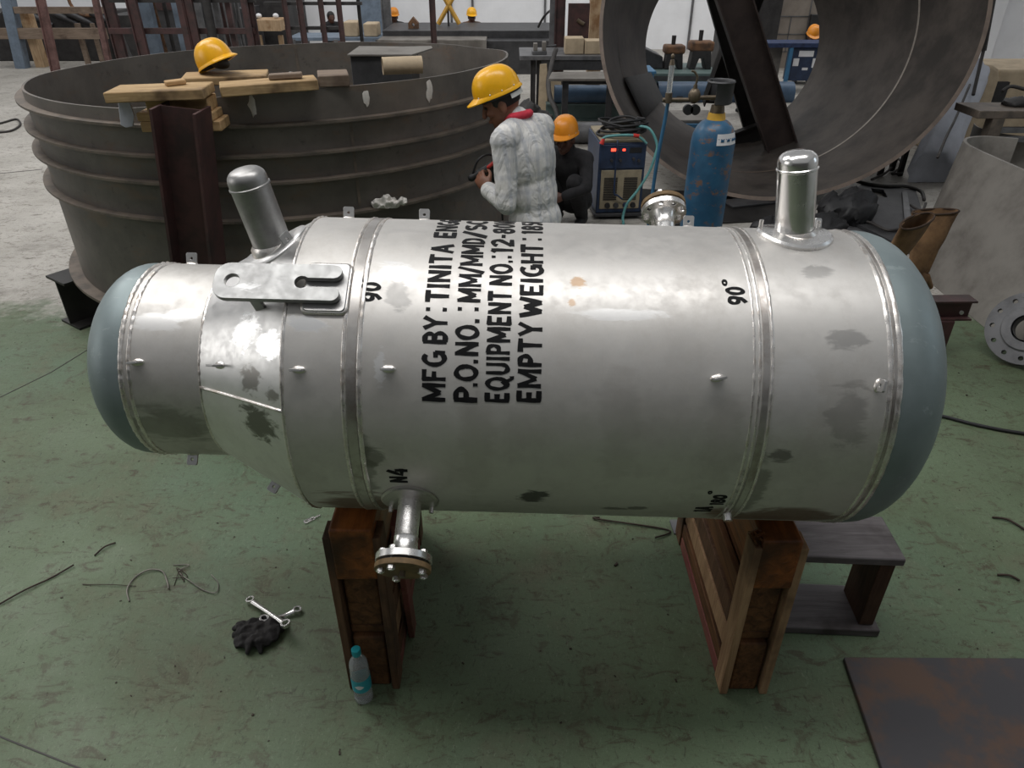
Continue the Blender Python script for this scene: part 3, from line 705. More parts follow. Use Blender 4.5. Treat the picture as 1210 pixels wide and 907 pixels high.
for s, ph, r, tn, tl in [(-0.985, 62, RS, 8, 0), (-0.755, 62, 0.318, 0, -28), (-0.523, 62, R, 0, 0), (-0.309, 61, R, 0, 0), (0.473, 61, R, 12, 0), (0.853, 62, R, 78, 0),
     (-0.962, -24, RS, 0, 0), (-0.502, -24, R, 0, 0), (-0.284, -25, R, 0, 0), (0.4795, -25, R, 0, 0), (0.842, -22, R, 35, 0), (-0.94, 139, RS, 0, 0), (-0.69, 140, 0.354, 0, -28), (-0.70, -12, 0.348, 60, -28), (-0.60, 10, 0.403, 50, -28)]:
    clip(s, ph, r, tn, tl)
mb = MB(); c = P(0.577, 123.5, R-0.002); mb.cyl(c, c+P(0, 123.5, 0.022), 0.013, 0.012, 12); mb.build('plugged_coupling', 'chrome', V, 40)

# ================================================================== TIMBER STANDS
def stand(name, label, x0, x1, y0, y1, top, side, leanx=0.0):
    # x0..x1 outer width at the front; side = -1 boards seen on the left face, +1 on the right face
    t = thing(name, label, 'timber stand', ((x0+x1)/2, (y0+y1)/2, 0))
    a, b = x0+0.028, x1-0.028
    lay = [(0.0, top*0.335, 0.006, 'stand_wood', 0.02), (top*0.342, top*0.392, 0.0, 'stand_wood', 0.035), (top*0.398, top*0.715, 0.004, 'stand_wood', 0.03), (top*0.722, top, -0.006, 'stand_wood_wet', 0.0)]
    for z0, z1, inset, m, rec in lay:
        mb = MB(); mb.box((a+inset, y0+rec, z0), (b-inset, y1-0.03, z1))
        mb.build('sleeper_block', m, t, 30, 0.008, True)
    k = 0.0
    for xx0, xx1, nm in ((x0, a-0.002, 'batten_wood' if side < 0 else 'batten_dark'), (b+0.002, x1, 'batten_dark' if side > 0 else 'batten_wood')):
        mb = MB(); mb.box((xx0, y0+0.002, 0.0), (xx1, y0+0.082, top*0.955)); mb.build('upright_batten', nm, t, 30, 0.003, True)
        mb = MB(); mb.box((xx0, y1-0.12, 0.0), (xx1, y1-0.035, top*0.93)); mb.build('upright_batten', 'batten_dark', t, 30, 0.003, True)
    e0, e1 = (x0+0.004, a-0.002) if side < 0 else (b+0.002, x1-0.004)
    out = -1 if side < 0 else 1
    def board(z0, z1, m, off=0.0, ya=y0+0.09, yb=y1-0.125):
        mb = MB(); mb.box((e0+out*off, ya, z0), (e1+out*off, yb, z1)); return mb.build('side_board', m, t, 30, 0.003, True)
    board(0.0, 0.055, 'plank_red', 0.0); board(0.065, 0.13, 'stand_wood'); board(0.15, 0.24, 'batten_wood', -0.004); board(0.27, 0.36, 'batten_dark'); board(0.39, 0.49, 'stand_wood')
    return t
sr = stand('timber_stand', 'brown timber stand with pale front batten under the right end of the vessel', 0.728, 0.893, 1.572, 2.42, 0.729, -1)
sl = stand('timber_stand', 'dark brown timber stand behind the water bottle, under the left part of the vessel', -0.572, -0.396, 1.592, 2.42, 0.755, 1)
mb = MB(); mb.obox((-0.380, 1.80, 0.33), (0.022, 0.065, 0.66), (R_(8), 0, 0)); mb.build('upright_batten', 'plank_red', sl, 30, 0.003, True)['label'] = 'slanting batten with red paint traces'
# splintered chips on the right stand batten
mb = MB()
for i in range(7): mb.obox((0.735+0.004*i, 1.60+0.01*(i % 3), 0.705+0.004*(i % 4)), (0.006, 0.03, 0.04), (R_(20*i), R_(14*i-30), R_(31*i)))
mb.build('splinter', 'stand_wood_wet', sr, 30, 0, True)

# ---- low grey stool behind the right stand
st = thing('step_stool', 'low worn grey wooden stool standing behind the right timber stand', 'stool', (1.17, 1.94, 0))
mb = MB(); mb.obox((1.155, 1.945, 0.385), (0.47, 0.225, 0.034), (0, 0, R_(-3))); mb.build('seat', 'stool_wood', st, 30, 0.006, True)
mb = MB(); mb.obox((1.345, 1.925, 0.203), (0.055, 0.17, 0.325), (0, 0, R_(-3))); mb.build('leg', 'stool_leg', st, 30, 0.004, True)
mb = MB(); mb.obox((1.02, 1.955, 0.203), (0.055, 0.17, 0.325), (0, 0, R_(-3))); mb.build('leg', 'stool_leg', st, 30, 0.004, True)
mb = MB(); mb.obox((1.16, 1.94, 0.019), (0.47, 0.225, 0.036), (0, 0, R_(-3))); mb.build('base_board', 'stool_wood', st, 30, 0.006, True)

# ---- rusty plate lying at lower right
c1 = at_z(997, 776, 0.02); c2 = at_z(1045, 915, 0.02); dx = Vector((1.6, -0.01, 0)); e = (c2-c1).normalized()*1.0
pts = [c1, c1+e, c1+e+dx, c1+dx]
mb = MB().prism([[(p.x, p.y) for p in pts]], 0.0, 0.02)
tag(mb.build('steel_plate', 'rust_plate', None, 30, 0.003), 'flat rusty steel plate lying on the green floor at lower right', 'steel plate')

# ---- water bottle
b0 = at_z(431, 820)
bt = thing('water_bottle', 'clear plastic water bottle with aqua cap standing in front of the left timber stand', 'bottle', (b0.x, b0.y-0.012, 0))
prof = [(0.0005, 0.006), (0.018, 0.002), (0.028, 0.0), (0.032, 0.006), (0.0325, 0.02), (0.031, 0.03), (0.0325, 0.04), (0.031, 0.05), (0.0325, 0.06), (0.0325, 0.135), (0.031, 0.145), (0.0325, 0.155), (0.031, 0.165), (0.032, 0.175), (0.029, 0.195), (0.021, 0.212), (0.0135, 0.222), (0.013, 0.24), (0.0005, 0.24)]
MB().lathe(prof, None, 32).build('bottle_body', 'bottle', bt, 60)
MB().lathe([(0.0333, 0.068), (0.0333, 0.128)], None, 32).build('label', 'aqua_label', bt, 60)
mb = MB(); mb.rings([[(0.0338*math.cos(R_(-90+x)), 0.0338*math.sin(R_(-90+x)), z) for x, z in ring] for ring in ([(-28+i*7, 0.098-0.010*math.cos(R_((-28+i*7)*3.2))) for i in range(9)], [(-28+i*7, 0.098+0.010*math.cos(R_((-28+i*7)*3.2))) for i in range(9)])], False, False, False)
mb.build('label_mark', 'white_label', bt, 60)
mb = MB(); mb.lathe([(0.0005, 0.258), (0.0135, 0.258), (0.0150, 0.256), (0.0152, 0.232), (0.0140, 0.231)], None, 28, )
for k in range(28): 
    a = 2*PI*k/28; mb.obox((0.0152*math.cos(a), 0.0152*math.sin(a), 0.245), (0.0012, 0.0014, 0.020), (0, 0, a))
mb.build('cap', 'aqua_cap', bt, 40)

# ---- glove and two ring spanners
gp = at_z(306, 752)
def glove():
    mb = MB()
    c = Vector((gp.x, gp.y, 0.0))
    mb.ell(c+Vector((0.02, 0.0, 0.022)), (0.070, 0.066, 0.022), (0, 0, 0.4)); mb.ell(c+Vector((-0.03, -0.02, 0.018)), (0.055, 0.045, 0.017), (0, 0, 0.5)); mb.ell(c+Vector((0.055, 0.03, 0.024)), (0.05, 0.042, 0.022), (0, 0.2, 0.8))
    ends = [(-0.100, 0.028), (-0.088, -0.008), (-0.066, -0.046), (-0.015, -0.080), (0.030, -0.072)]
    for i, (dx, dy) in enumerate(ends):
        b = Vector((0.01+dx*0.25, dy*0.3, 0.024)); m_ = Vector((dx*0.66, dy*0.66, 0.028+0.006*(i % 2))); e_ = Vector((dx, dy, 0.010))
        mb.capsule(c+b, c+m_, 0.020, 0.017); mb.capsule(c+m_, c+e_, 0.016, 0.010)
    mb.capsule(c+Vector((-0.02, 0.05, 0.022)), c+Vector((-0.09, 0.045, 0.012)), 0.018, 0.010)
    def disp(p):
        q = p-c; n1 = mnoise.noise(Vector((q.x*38, q.y*38, q.z*20))); n2 = abs(mnoise.noise(Vector((q.x*22+5, q.y*30, 3))))
        n3 = mnoise.noise(Vector((q.x*75+9, q.y*60, q.z*40))); k = 0.010*n1-0.020*n2+0.004*n3+0.007
        d = Vector((q.x*0.3, q.y*0.3, 1)).normalized()
        r = p+d*k; r.z = max(r.z, 0.0015); return r
    return remesh(mb, 0.0036, 1, disp)
tag(glove().build('work_glove', 'glove', None, 70), 'crumpled black work glove on the green floor under two ring spanners', 'glove')
def spanner(label, p0, p1, z0, z1, r, offset=0.0):
    p0 = Vector((p0.x, p0.y, z0)); p1 = Vector((p1.x, p1.y, z1)); d = (p1-p0); L = d.length
    T = frame_to(p0, Vector((0, 0, 1)) - d.normalized()*d.normalized().z, d)
    X = d.normalized(); Zu = (Vector((0, 0, 1))-X*X.z).normalized(); Y = Zu.cross(X)
    T = Matrix((X, Y, Zu)).transposed().to_4x4(); T.translation = p0
    t = thing('ring_spanner', label, 'spanner', p0)
    for x, rr in ((0, r), (L, r*1.08)):
        MB().prism([circle(x, 0, rr, 28), circle(x, 0, rr*0.62, 12)], -0.007, 0.007, T).build('ring_end', 'chrome', t, 30, 0.002, True)
    mb = MB(); n = 12; rings = []
    for i in range(n+1):
        u = i/n; x = r*0.92+(L-r*1.9)*u; zz = offset*math.sin(PI*u); w = 0.0105-0.0022*math.sin(PI*u); h_ = 0.0055
        rings.append([T @ Vector((x, w*math.cos(2*PI*k/10), zz+h_*math.sin(2*PI*k/10))) for k in range(10)])
    mb.rings(rings); mb.build('shaft', 'chrome', t, 50, 0, True)
    return t
spanner('longer shiny ring spanner lying across the top of the black glove', at_z(294, 702, 0.05), at_z(338, 739, 0.055), 0.018, 0.066, 0.0175)
spanner('darker cranked ring spanner half under the black glove', at_z(351, 719, 0.02), at_z(312, 731, 0.04), 0.014, 0.040, 0.0165, -0.010)

# ---- small loose things on the floor
def bracket(label, p, ang, s=1.0, g=None):
    T = Matrix.Translation((p.x, p.y, 0.001)) @ Matrix.Rotation(ang, 4, 'Z')
    t = thing('metal_clip', label, 'metal clip', (p.x, p.y, 0))
    MB().prism([rrect(-0.032*s, 0.030*s, -0.014*s, 0.014*s, 0.005*s), circle(-0.016*s, 0, 0.006*s, 14), circle(0.016*s, 0, 0.006*s, 14)], 0, 0.005, T).build('plate', 'chrome', t, 30, 0.001, True)
    MB().prism([rrect(0.030*s, 0.062*s, -0.006*s, 0.006*s, 0.003*s)], 0.001, 0.006, T).build('tab', 'chrome', t, 30, 0.001, True)
bracket('small shiny metal clip lying on the floor left of the left timber stand', at_z(366, 615), R_(38), 0.85)
tg = at_z(804, 623); mb = MB().prism([rrect(-0.04, 0.04, -0.045, 0.045, 0.004), circle(0, 0.0, 0.012, 16)], 0, 0.008, Matrix.Translation((tg.x, tg.y, 0)) @ Matrix.Rotation(0.05, 4, 'Z'))
tag(mb.build('square_tag', 'mid_steel', None, 30, 0.001), 'small square metal tag on the floor beside the back of the right timber stand', 'metal tag')
def floor_wire(name, label, pts, r, mat, cat='wire', z=None):
    P3 = [at_z(x, y) for x, y in pts]; P3 = [p+Vector((0, 0, r+0.001+(0.006*abs(math.sin(i*1.7)) if z is None else z))) for i, p in enumerate(P3)]
    o = MB().tube(smooth_path(P3, 8), r, 8).build(name, mat, None, 180); return tag(o, label, cat)
floor_wire('bent_rod', 'thin bent rusty rod on the floor in the shade behind the vessel', [(708, 612), (706, 615), (789, 627), (774, 637)], 0.004, 'wire', 'rod')
floor_wire('wire_offcut', 'long dark wire offcut on the floor at the far left', [(-15, 723), (28, 700), (60, 684), (88, 669)], 0.0035, 'wire')
floor_wire('wire_offcut', 'short dark wire offcut on the floor, up right of the long one', [(112, 657), (124, 648), (137, 642)], 0.0035, 'wire')
floor_wire('wire_loop', 'curved grey wire loop on the floor left of the spanners', [(153, 711), (151, 698), (160, 683), (176, 675), (192, 676), (198, 688), (200, 697)], 0.003, 'wire_grey')
floor_wire('wire_loop', 'thin pale wire loop on the floor just left of the spanners', [(205, 668), (224, 669), (212, 676), (228, 690), (243, 699), (256, 701), (258, 690), (250, 680)], 0.002, 'wire_grey')
floor_wire('twisted_wire', 'tangle of fine dark wire between the two wire loops', [(206, 692), (213, 676), (218, 688), (209, 672), (222, 682), (204, 684)], 0.0015, 'wire')
floor_wire('wire_offcut', 'straight fine wire lying between the long offcut and the loop', [(98, 691), (130, 692), (161, 693)], 0.0015, 'wire')
floor_wire('rubber_cable', 'black cable crossing the green floor at the right edge', [(1090, 490), (1115, 494), (1150, 503), (1190, 511), (1240, 518)], 0.010, 'rubber', 'cable', 0.0)
floor_wire('wire_offcut', 'dark wire offcut on the floor above the right end of the stool', [(1172, 612), (1190, 616), (1212, 628)], 0.005, 'wire')
floor_wire('wire_offcut', 'dark wire scrap on the floor between the stool and the rusty plate', [(1178, 680), (1192, 682), (1204, 687)], 0.005, 'wire')
floor_wire('rubber_cable', 'looped black cable on the pale floor at the far left edge', [(-10, 158), (12, 156), (24, 149), (20, 142), (4, 146), (-12, 150)], 0.014, 'cable_dark', 'cable', 0.0)
# grit and weld spatter chips: countless
GXY = (1.095, 4.03)
mb = MB()
for i in range(900):
    x = random.uniform(-3.6, 3.4); y = random.uniform(0.6, 4.6); s_ = random.uniform(0.0012, 0.0045)*(2.0 if random.random() < 0.06 else 1)
    if x > 2.85 or ((x-GXY[0])**2+(y-GXY[1])**2 < 0.04): continue
    if (x > 1.0 and y < 1.75) or (-0.62 < x < -0.36 and 1.55 < y < 2.45) or (0.7 < x < 1.45 and 1.5 < y < 2.45): continue
    mb.obox((x, y, s_*0.4), (s_*random.uniform(0.6, 2.4), s_, s_*0.7), (0, 0, random.uniform(0, 3)))
tag(mb.build('floor_grit', 'wire', None, 0), 'scattered dark grit and metal chips over the green floor', 'grit', None, 'stuff')

# ================================================================== DRUM (ribbed shell)
DC = Vector((-1.575, 5.337, 0)); DR = 1.549
D = thing('tank_shell', 'huge dark steel ribbed open tank shell standing on short beams behind the vessel', 'tank shell', DC)
def lerp_tab(a, tab):
    a = a % 360
    for (a0, v0), (a1, v1) in zip(tab[:-1], tab[1:]):
        if a0 <= a <= a1: 
            t = (a-a0)/(a1-a0); t = t*t*(3-2*t); return v0+(v1-v0)*t
    return tab[-1][1]
RIM = [(0, 1.585), (40, 1.525), (70, 1.50), (110, 1.478), (165, 1.478), (200, 1.50), (230, 1.515), (254, 1.520), (262, 1.535), (281, 1.602), (300, 1.606), (330, 1.600), (360, 1.585)]
mb = MB(); n = 180; t_ = 0.014
rings = []
for j in range(n+1):
    a = 360*j/n; c_, s_ = math.cos(R_(a)), math.sin(R_(a)); zt = lerp_tab(a, RIM)
    rings.append([Vector((r*c_, r*s_, z)) for r, z in ((DR, 0.365), (DR, 0.7), (DR, 1.1), (DR, 1.4), (DR, zt), (DR-t_, zt), (DR-t_, 1.4), (DR-t_, 1.1), (DR-t_, 0.7), (DR-t_, 0.365))])
mb.rings(rings, True, False, False); mb.build('shell_wall', 'drum', D, 40)
for z in (1.448, 1.297, 1.156, 0.955):
    MB().lathe([(DR-0.001, z-0.0065), (DR+0.050, z-0.0065), (DR+0.050, z+0.0065), (DR+0.0, z+0.0065)], None, 144).build('stiffener_ring', 'ring_rust', D, 40)
MB().lathe([(DR-0.02, 0.345), (DR+0.075, 0.345), (DR+0.075, 0.364), (DR-0.02, 0.364), (DR-0.02, 0.345)], None, 144).build('base_flange', 'ring_rust', D, 40)
mb = MB(); mb.rings([[Vector(((DR+e)*math.cos(R_(a)), (DR+e)*math.sin(R_(a)), z)) for a in (-62.6, -62.0)] for e, z in ((0.003, 0.98), (0.003, 1.43))], False, False, False)
mb.build('weld_line', 'ring_rust', D, 40); mb = MB()
mb.rings([[Vector(((DR+e)*math.cos(R_(a)), (DR+e)*math.sin(R_(a)), z)) for a in (-98.0, -97.4)] for e, z in ((0.003, 0.98), (0.003, 1.43))], False, False, False)
mb.build('weld_line', 'ring_rust', D, 40)
for a0 in (101, 66):
    mb = MB(); mb.rings([[Vector(((DR-t_-0.003)*math.cos(R_(a)), (DR-t_-0.003)*math.sin(R_(a)), z)) for a in (a0+0.9, a0)] for z in (0.7, 1.47)], False, False, False); mb.build('weld_line', 'ring_rust', D, 40)
def smear(a0, z0, w, h, seed):
    mb = MB(); rnd = random.Random(seed); pts = []
    for k in range(14):
        q = 2*PI*k/14; rr = rnd.uniform(0.6, 1.1); pts.append((w*rr*math.cos(q), h*rr*math.sin(q)))
    def m_(x, z, e): return Vector(((DR+e)*math.cos(R_(a0)+x/DR), (DR+e)*math.sin(R_(a0)+x/DR), z0+z))
    mb.rings([[m_(x, z, -0.001) for x, z in pts], [m_(x, z, 0.003) for x, z in pts], [m_(x*0.6, z*0.7, 0.006) for x, z in pts]], True, False, True)
    o = mb.build('putty_smear', 'putty', D, 60); o['label'] = 'dried white putty smear'
smear(-80.0, 1.545, 0.022, 0.06, 3); smear(-58.5, 1.54, 0.022, 0.055, 4); smear(-44, 1.53, 0.026, 0.06, 5)
# short beams under the drum
def beam_thing(name, label, p, yaw, L, h, b, mat, group=None, z0=0.0):
    T = Matrix.Translation((p.x, p.y, z0+h/2)) @ Matrix.Rotation(yaw, 4, 'Z') @ Matrix.Rotation(R_(90), 4, 'Y') @ Matrix.Rotation(0, 4, 'Z')
    mb = MB(); hbeam(mb, L, h, b, 0.018, 0.012, T); o = mb.build(name, mat, None, 30); return tag(o, label, 'steel beam', group)
def ibeam_floor(name, label, p0, p1, h, b, mat, cat='steel beam', z0=0.0):
    p0 = Vector((p0[0], p0[1], z0+h/2)); p1 = Vector((p1[0], p1[1], z0+h/2)); d = p1-p0
    T = frame_to(p0, d, (0, 0, 1)); mb = MB(); hbeam(mb, d.length, h, b, 0.016, 0.012, T)
    return tag(mb.build(name, mat, None, 30), label, cat)
ibeam_floor('steel_beam', 'short black steel beam on the floor under the left edge of the ribbed tank shell', (-3.02, 4.40), (-2.35, 5.35), 0.34, 0.24, 'blackbeam')
ibeam_floor('steel_beam', 'short black steel beam hidden under the right side of the ribbed tank shell', (0.0, 4.75), (-0.50, 5.22), 0.34, 0.2, 'blackbeam')
ibeam_floor('steel_beam', 'short black steel beam under the back of the ribbed tank shell', (-1.9, 7.0), (-1.5, 6.0), 0.34, 0.2, 'blackbeam')

# ---- maroon post in front of the drum, packing timbers, planks and what lies on them
T = frame_to((-1.715, 3.50, 0.0), (0.115, 0.0, 1.0), (1, 0, 0)); mb = MB(); hbeam(mb, 1.60, 0.205, 0.20, 0.013, 0.010, T)
tag(mb.build('steel_post', 'maroon', None, 30), 'maroon H-section steel post standing in front of the ribbed tank shell', 'post')
def timber(name, label, c, size, rot, mat, cat='timber block', group=None):
    mb = MB(); mb.obox((0, 0, size[2]/2), size); o = mb.build(name, mat, None, 30, 0.005)
    o.rotation_euler = rot; o.location = Vector(c); return tag(o, label, cat, group)
timber('timber_block', 'lowest pale timber packed between the maroon post and the tank shell', (-1.605, 3.690, 1.456), (0.38, 0.155, 0.048), (0, 0, R_(3)), 'pale_wood')
timber('timber_block', 'middle pale timber packed behind the maroon post', (-1.62, 3.685, 1.505), (0.36, 0.155, 0.040), (0, 0, R_(1)), 'pale_wood')
timber('timber_block', 'uppermost pale timber block packed behind the maroon post, under the planks', (-1.60, 3.685, 1.546), (0.29, 0.15, 0.062), (0, 0, R_(4)), 'pale_wood')
timber('timber_plank', 'rough dark plank lying on top of the maroon post', (-1.66, 3.62, 1.613), (0.44, 0.22, 0.046), (0, R_(-1), R_(6)), 'plank_wood', 'plank')
timber('timber_plank', 'yellowish plank lying on the tank rim in front of the lone hard hat', (-1.20, 3.80, 1.611), (0.46, 0.17, 0.048), (0, R_(-1), R_(20)), 'plank_wood', 'plank')
timber('timber_block', 'small broken stick lying on the right end of the yellowish plank', (-1.12, 3.83, 1.664), (0.16, 0.05, 0.025), (0, R_(-2), R_(10)), 'grey_wood')
timber('timber_block', 'small wood scrap lying on the dark plank left of the hard hat', (-1.60, 3.66, 1.662), (0.09, 0.05, 0.022), (0, R_(-2), R_(35)), 'pale_wood')
def shard(label, p, w, h, mat):
    mb = MB(); rnd = random.Random(int(p[0]*100)); pts = [(-w/2, -h*0.4), (-w*0.2, -h/2), (w*0.3, -h*0.45), (w/2, -h*0.1), (w*0.4, h*0.3), (w*0.1, h/2), (-w*0.4, h*0.42)]
    return tag(mb.prism([pts], -0.006, 0.006, frame_to(p, (0.1, -1, 0.2), (1, 0, 0))).build('plastic_scrap', mat, None, 30, 0.002), label, 'plastic scrap')
shard('pale plastic scrap hanging under the left end of the dark plank', (-1.84, 3.60, 1.545), 0.07, 0.13, 'tarp')
def hard_hat(mb_name, mat, parent, T, s=1.0):
    # dome with ridges and peak; local x forward, z up, origin at rim centre
    mb = MB(); n = 40; rings = []
    for k in range(11):
        a = R_(90*k/10); rings.append([])
        for j in range(n):
            q = 2*PI*j/n; lx, ly = 0.140*math.cos(q), 0.112*math.sin(q)
            ridge = 1+0.02*max(0, math.cos(a*1.1))*max(0, 1-abs(math.sin(q))*6)*(1 if abs(math.cos(q)) > .3 else 0)
            zz = 0.145*math.sin(a)**0.92
            bul = math.cos(a)**0.75 if k < 10 else 0.0
            rings[-1].append(T @ (Vector((lx*bul*ridge, ly*bul*ridge, zz))*s))
    mb.rings(rings, True, False, True)
    # brim all round, longer peak in front
    b0 = []; b1 = []; b2 = []; b3 = []
    for j in range(n):
        q = 2*PI*j/n; pk = max(0, math.cos(q))**3
        o_ = 0.010+0.045*pk; lx, ly = math.cos(q), math.sin(q)
        b0.append(T @ (Vector((0.138*lx, 0.110*ly, 0.012))*s)); b1.append(T @ (Vector(((0.140+o_)*lx, (0.112+o_*0.8)*ly, -0.004-0.012*pk))*s))
        b2.append(T @ (Vector(((0.140+o_)*lx, (0.112+o_*0.8)*ly, -0.010-0.012*pk))*s)); b3.append(T @ (Vector((0.134*lx, 0.106*ly, 0.0))*s))
    mb.rings([b0, b1, b2, b3], True, False, False)
    return mb.build(mb_name, mat, parent, 50, 0, True)
def hat_details(h, T, s=1.0, strap='white_cloth'):
    mb = MB()
    for q in (40, 75, 105, 140, 180, 220, 255, 285, 320): mb.ell(T @ (Vector((0.139*math.cos(R_(q)), 0.111*math.sin(R_(q)), 0.014))*s), (0.0045*s,)*3, (0, 0, 0), 8, 6)
    return mb
timber('timber_plank', 'short plank across the tank rim under the lone hard hat', (-1.50, 4.06, 1.612), (0.42, 0.22, 0.040), (0, 0, R_(14)), 'plank_wood', 'plank')
hl = thing('hard_hat', 'yellow hard hat lying alone on the planks above the tank rim', 'hard hat', (-1.50, 4.06, 1.653))
T = Matrix.Translation((-1.525, 4.06, 1.673)) @ Euler((R_(10), R_(-22), R_(-38))).to_matrix().to_4x4() @ Matrix.Translation((0, 0, 0.035))
T = T @ Matrix.Scale(0.80, 4)
hard_hat('hat_shell', 'helmet', hl, T, 1.0)
mb = MB(); mb.tube([T @ Vector((0.118*math.cos(2*PI*j/24), 0.093*math.sin(2*PI*j/24), 0.004)) for j in range(24)], 0.011, 8, True, 1.0, True); mb.build('headband', 'rubber', hl, 60, 0, True)
mb = MB(); mb.ell(T @ Vector((0.06, -0.02, -0.01)), (0.055, 0.045, 0.032), (0, 0.3, 0.2)); mb.build('ratchet_pad', 'rubber', hl, 60, 0, True)
q = at_z(340, 97, 1.66)
cp_ = thing('paper_cup', 'small white cup lying on its side on the tank rim', 'cup', (-1.12, 4.02, 1.61))
Tc = frame_to((-1.135, 3.99, 1.640), (0.35, -1, 0.0)); MB().lathe([(0.0005, -0.06), (0.024, -0.06), (0.032, 0.0), (0.030, 0.0), (0.022, -0.055), (0.0005, -0.055)], Tc, 24).build('cup_body', 'white_label', cp_, 40, 0, True)
MB().cyl(Tc @ Vector((0.006, 0.004, -0.005)), Tc @ Vector((0.006, 0.004, 0.002)), 0.012, None, 16).build('dark_residue', 'rubber', cp_, 40, 0, True)
timber('timber_block', 'short pale block sitting on the tank rim right of the white cup', (-0.93, 4.02, 1.609), (0.155, 0.20, 0.055), (0, 0, R_(14)), 'grey_wood')
mb = MB(); a_ = (-0.66, 4.26)
Tt = frame_to((-0.72, 4.33, 1.652), (1, 0.25, 0.0)); mb.lathe([(0.046, 0.0), (0.046, 0.22), (0.040, 0.22), (0.040, 0.0), (0.046, 0.0)], Tt, 28)
tag(mb.build('pipe_offcut', 'beige', None, 40), 'pale hollow pipe offcut lying on the tank rim', 'pipe offcut')
# box standing inside the drum
bx = thing('steel_box', 'dark steel box standing inside the ribbed tank shell', 'steel box', (-0.93, 5.62, 0))
mb = MB(); mb.box((-1.12, 5.42, 0.0), (-0.70, 5.86, 1.565)); mb.build('box_body', 'dark_steel', bx, 30, 0.004, True)
mb = MB(); mb.prism([[(-1.135, 5.40), (-0.69, 5.40), (-0.58, 5.75), (-0.60, 5.88), (-0.80, 5.84), (-1.135, 5.87)]], 1.567, 1.577); mb.build('box_lid', 'rolled_plate', bx, 30, 0, True)
# cloth rag caught on the lowest stiffener ring
mb = MB(); rc = Vector((-0.70, 3.975, 0.968))
for dx, dz, r1 in ((-0.05, 0.02, 0.030), (0.0, 0.05, 0.022), (0.03, 0.02, 0.030), (0.08, 0.035, 0.022), (-0.01, 0.02, 0.034)): mb.ell(rc+Vector((dx*1.1, -0.004*dx, dz)), (r1*1.3, r1*0.8, r1))
def _rd(p):
    q = p-rc; k = 0.016*mnoise.noise(q*42)-0.01*abs(mnoise.noise(q*26+Vector((3, 1, 2)))); return Vector((p.x+k*0.5, p.y-k, max(p.z+k, 0.9625)))
tag(remesh(mb, 0.006, 1, _rd).build('crumpled_rag', 'putty', None, 60), 'small crumpled pale rag lying on the lowest rib of the tank shell', 'rag')

# ================================================================== PEOPLE
def V3(*a): return Vector(a)
def hand(mb, T, curl, side, k=1.0):
    # T: origin at wrist, +x along fingers, +z back of the hand, thumb towards +y*side
    def p(x, y, z): return T @ Vector((x*k, y*k*side, z*k))
    mb.ell(p(0.045, 0, 0), (0.046*k, 0.040*k, 0.017*k), T.to_euler(), 14, 8)
    for y, L, s0 in ((0.030, 0.070, 0.082), (0.010, 0.080, 0.086), (-0.010, 0.074, 0.084), (-0.029, 0.058, 0.078)):
        a = p(s0-0.012, y, 0); c1 = curl; b = p(s0+L*0.42*math.cos(c1*0.6), y*1.08, -L*0.42*math.sin(c1*0.6)); 
        c = p(s0+L*0.42*math.cos(c1*0.6)+L*0.33*math.cos(c1*1.4), y*1.08, -L*0.42*math.sin(c1*0.6)-L*0.33*math.sin(c1*1.4))
        d = p(s0+L*0.42*math.cos(c1*0.6)+L*0.33*math.cos(c1*1.4)+L*0.27*math.cos(c1*1.9), y*1.05, -L*0.42*math.sin(c1*0.6)-L*0.33*math.sin(c1*1.4)-L*0.27*math.sin(c1*1.9))
        mb.capsule(a, b, 0.0092*k, 0.0086*k, 10); mb.capsule(b, c, 0.0086*k, 0.0080*k, 10); mb.capsule(c, d, 0.0080*k, 0.0068*k, 10)
    a = p(0.022, 0.030, -0.004); b = p(0.050, 0.056, -0.014); c = p(0.076, 0.060, -0.026); d = p(0.096, 0.052, -0.034)
    mb.capsule(a, b, 0.014*k, 0.011*k, 10); mb.capsule(b, c, 0.0105*k, 0.0095*k, 10); mb.capsule(c, d, 0.0095*k, 0.0075*k, 10)
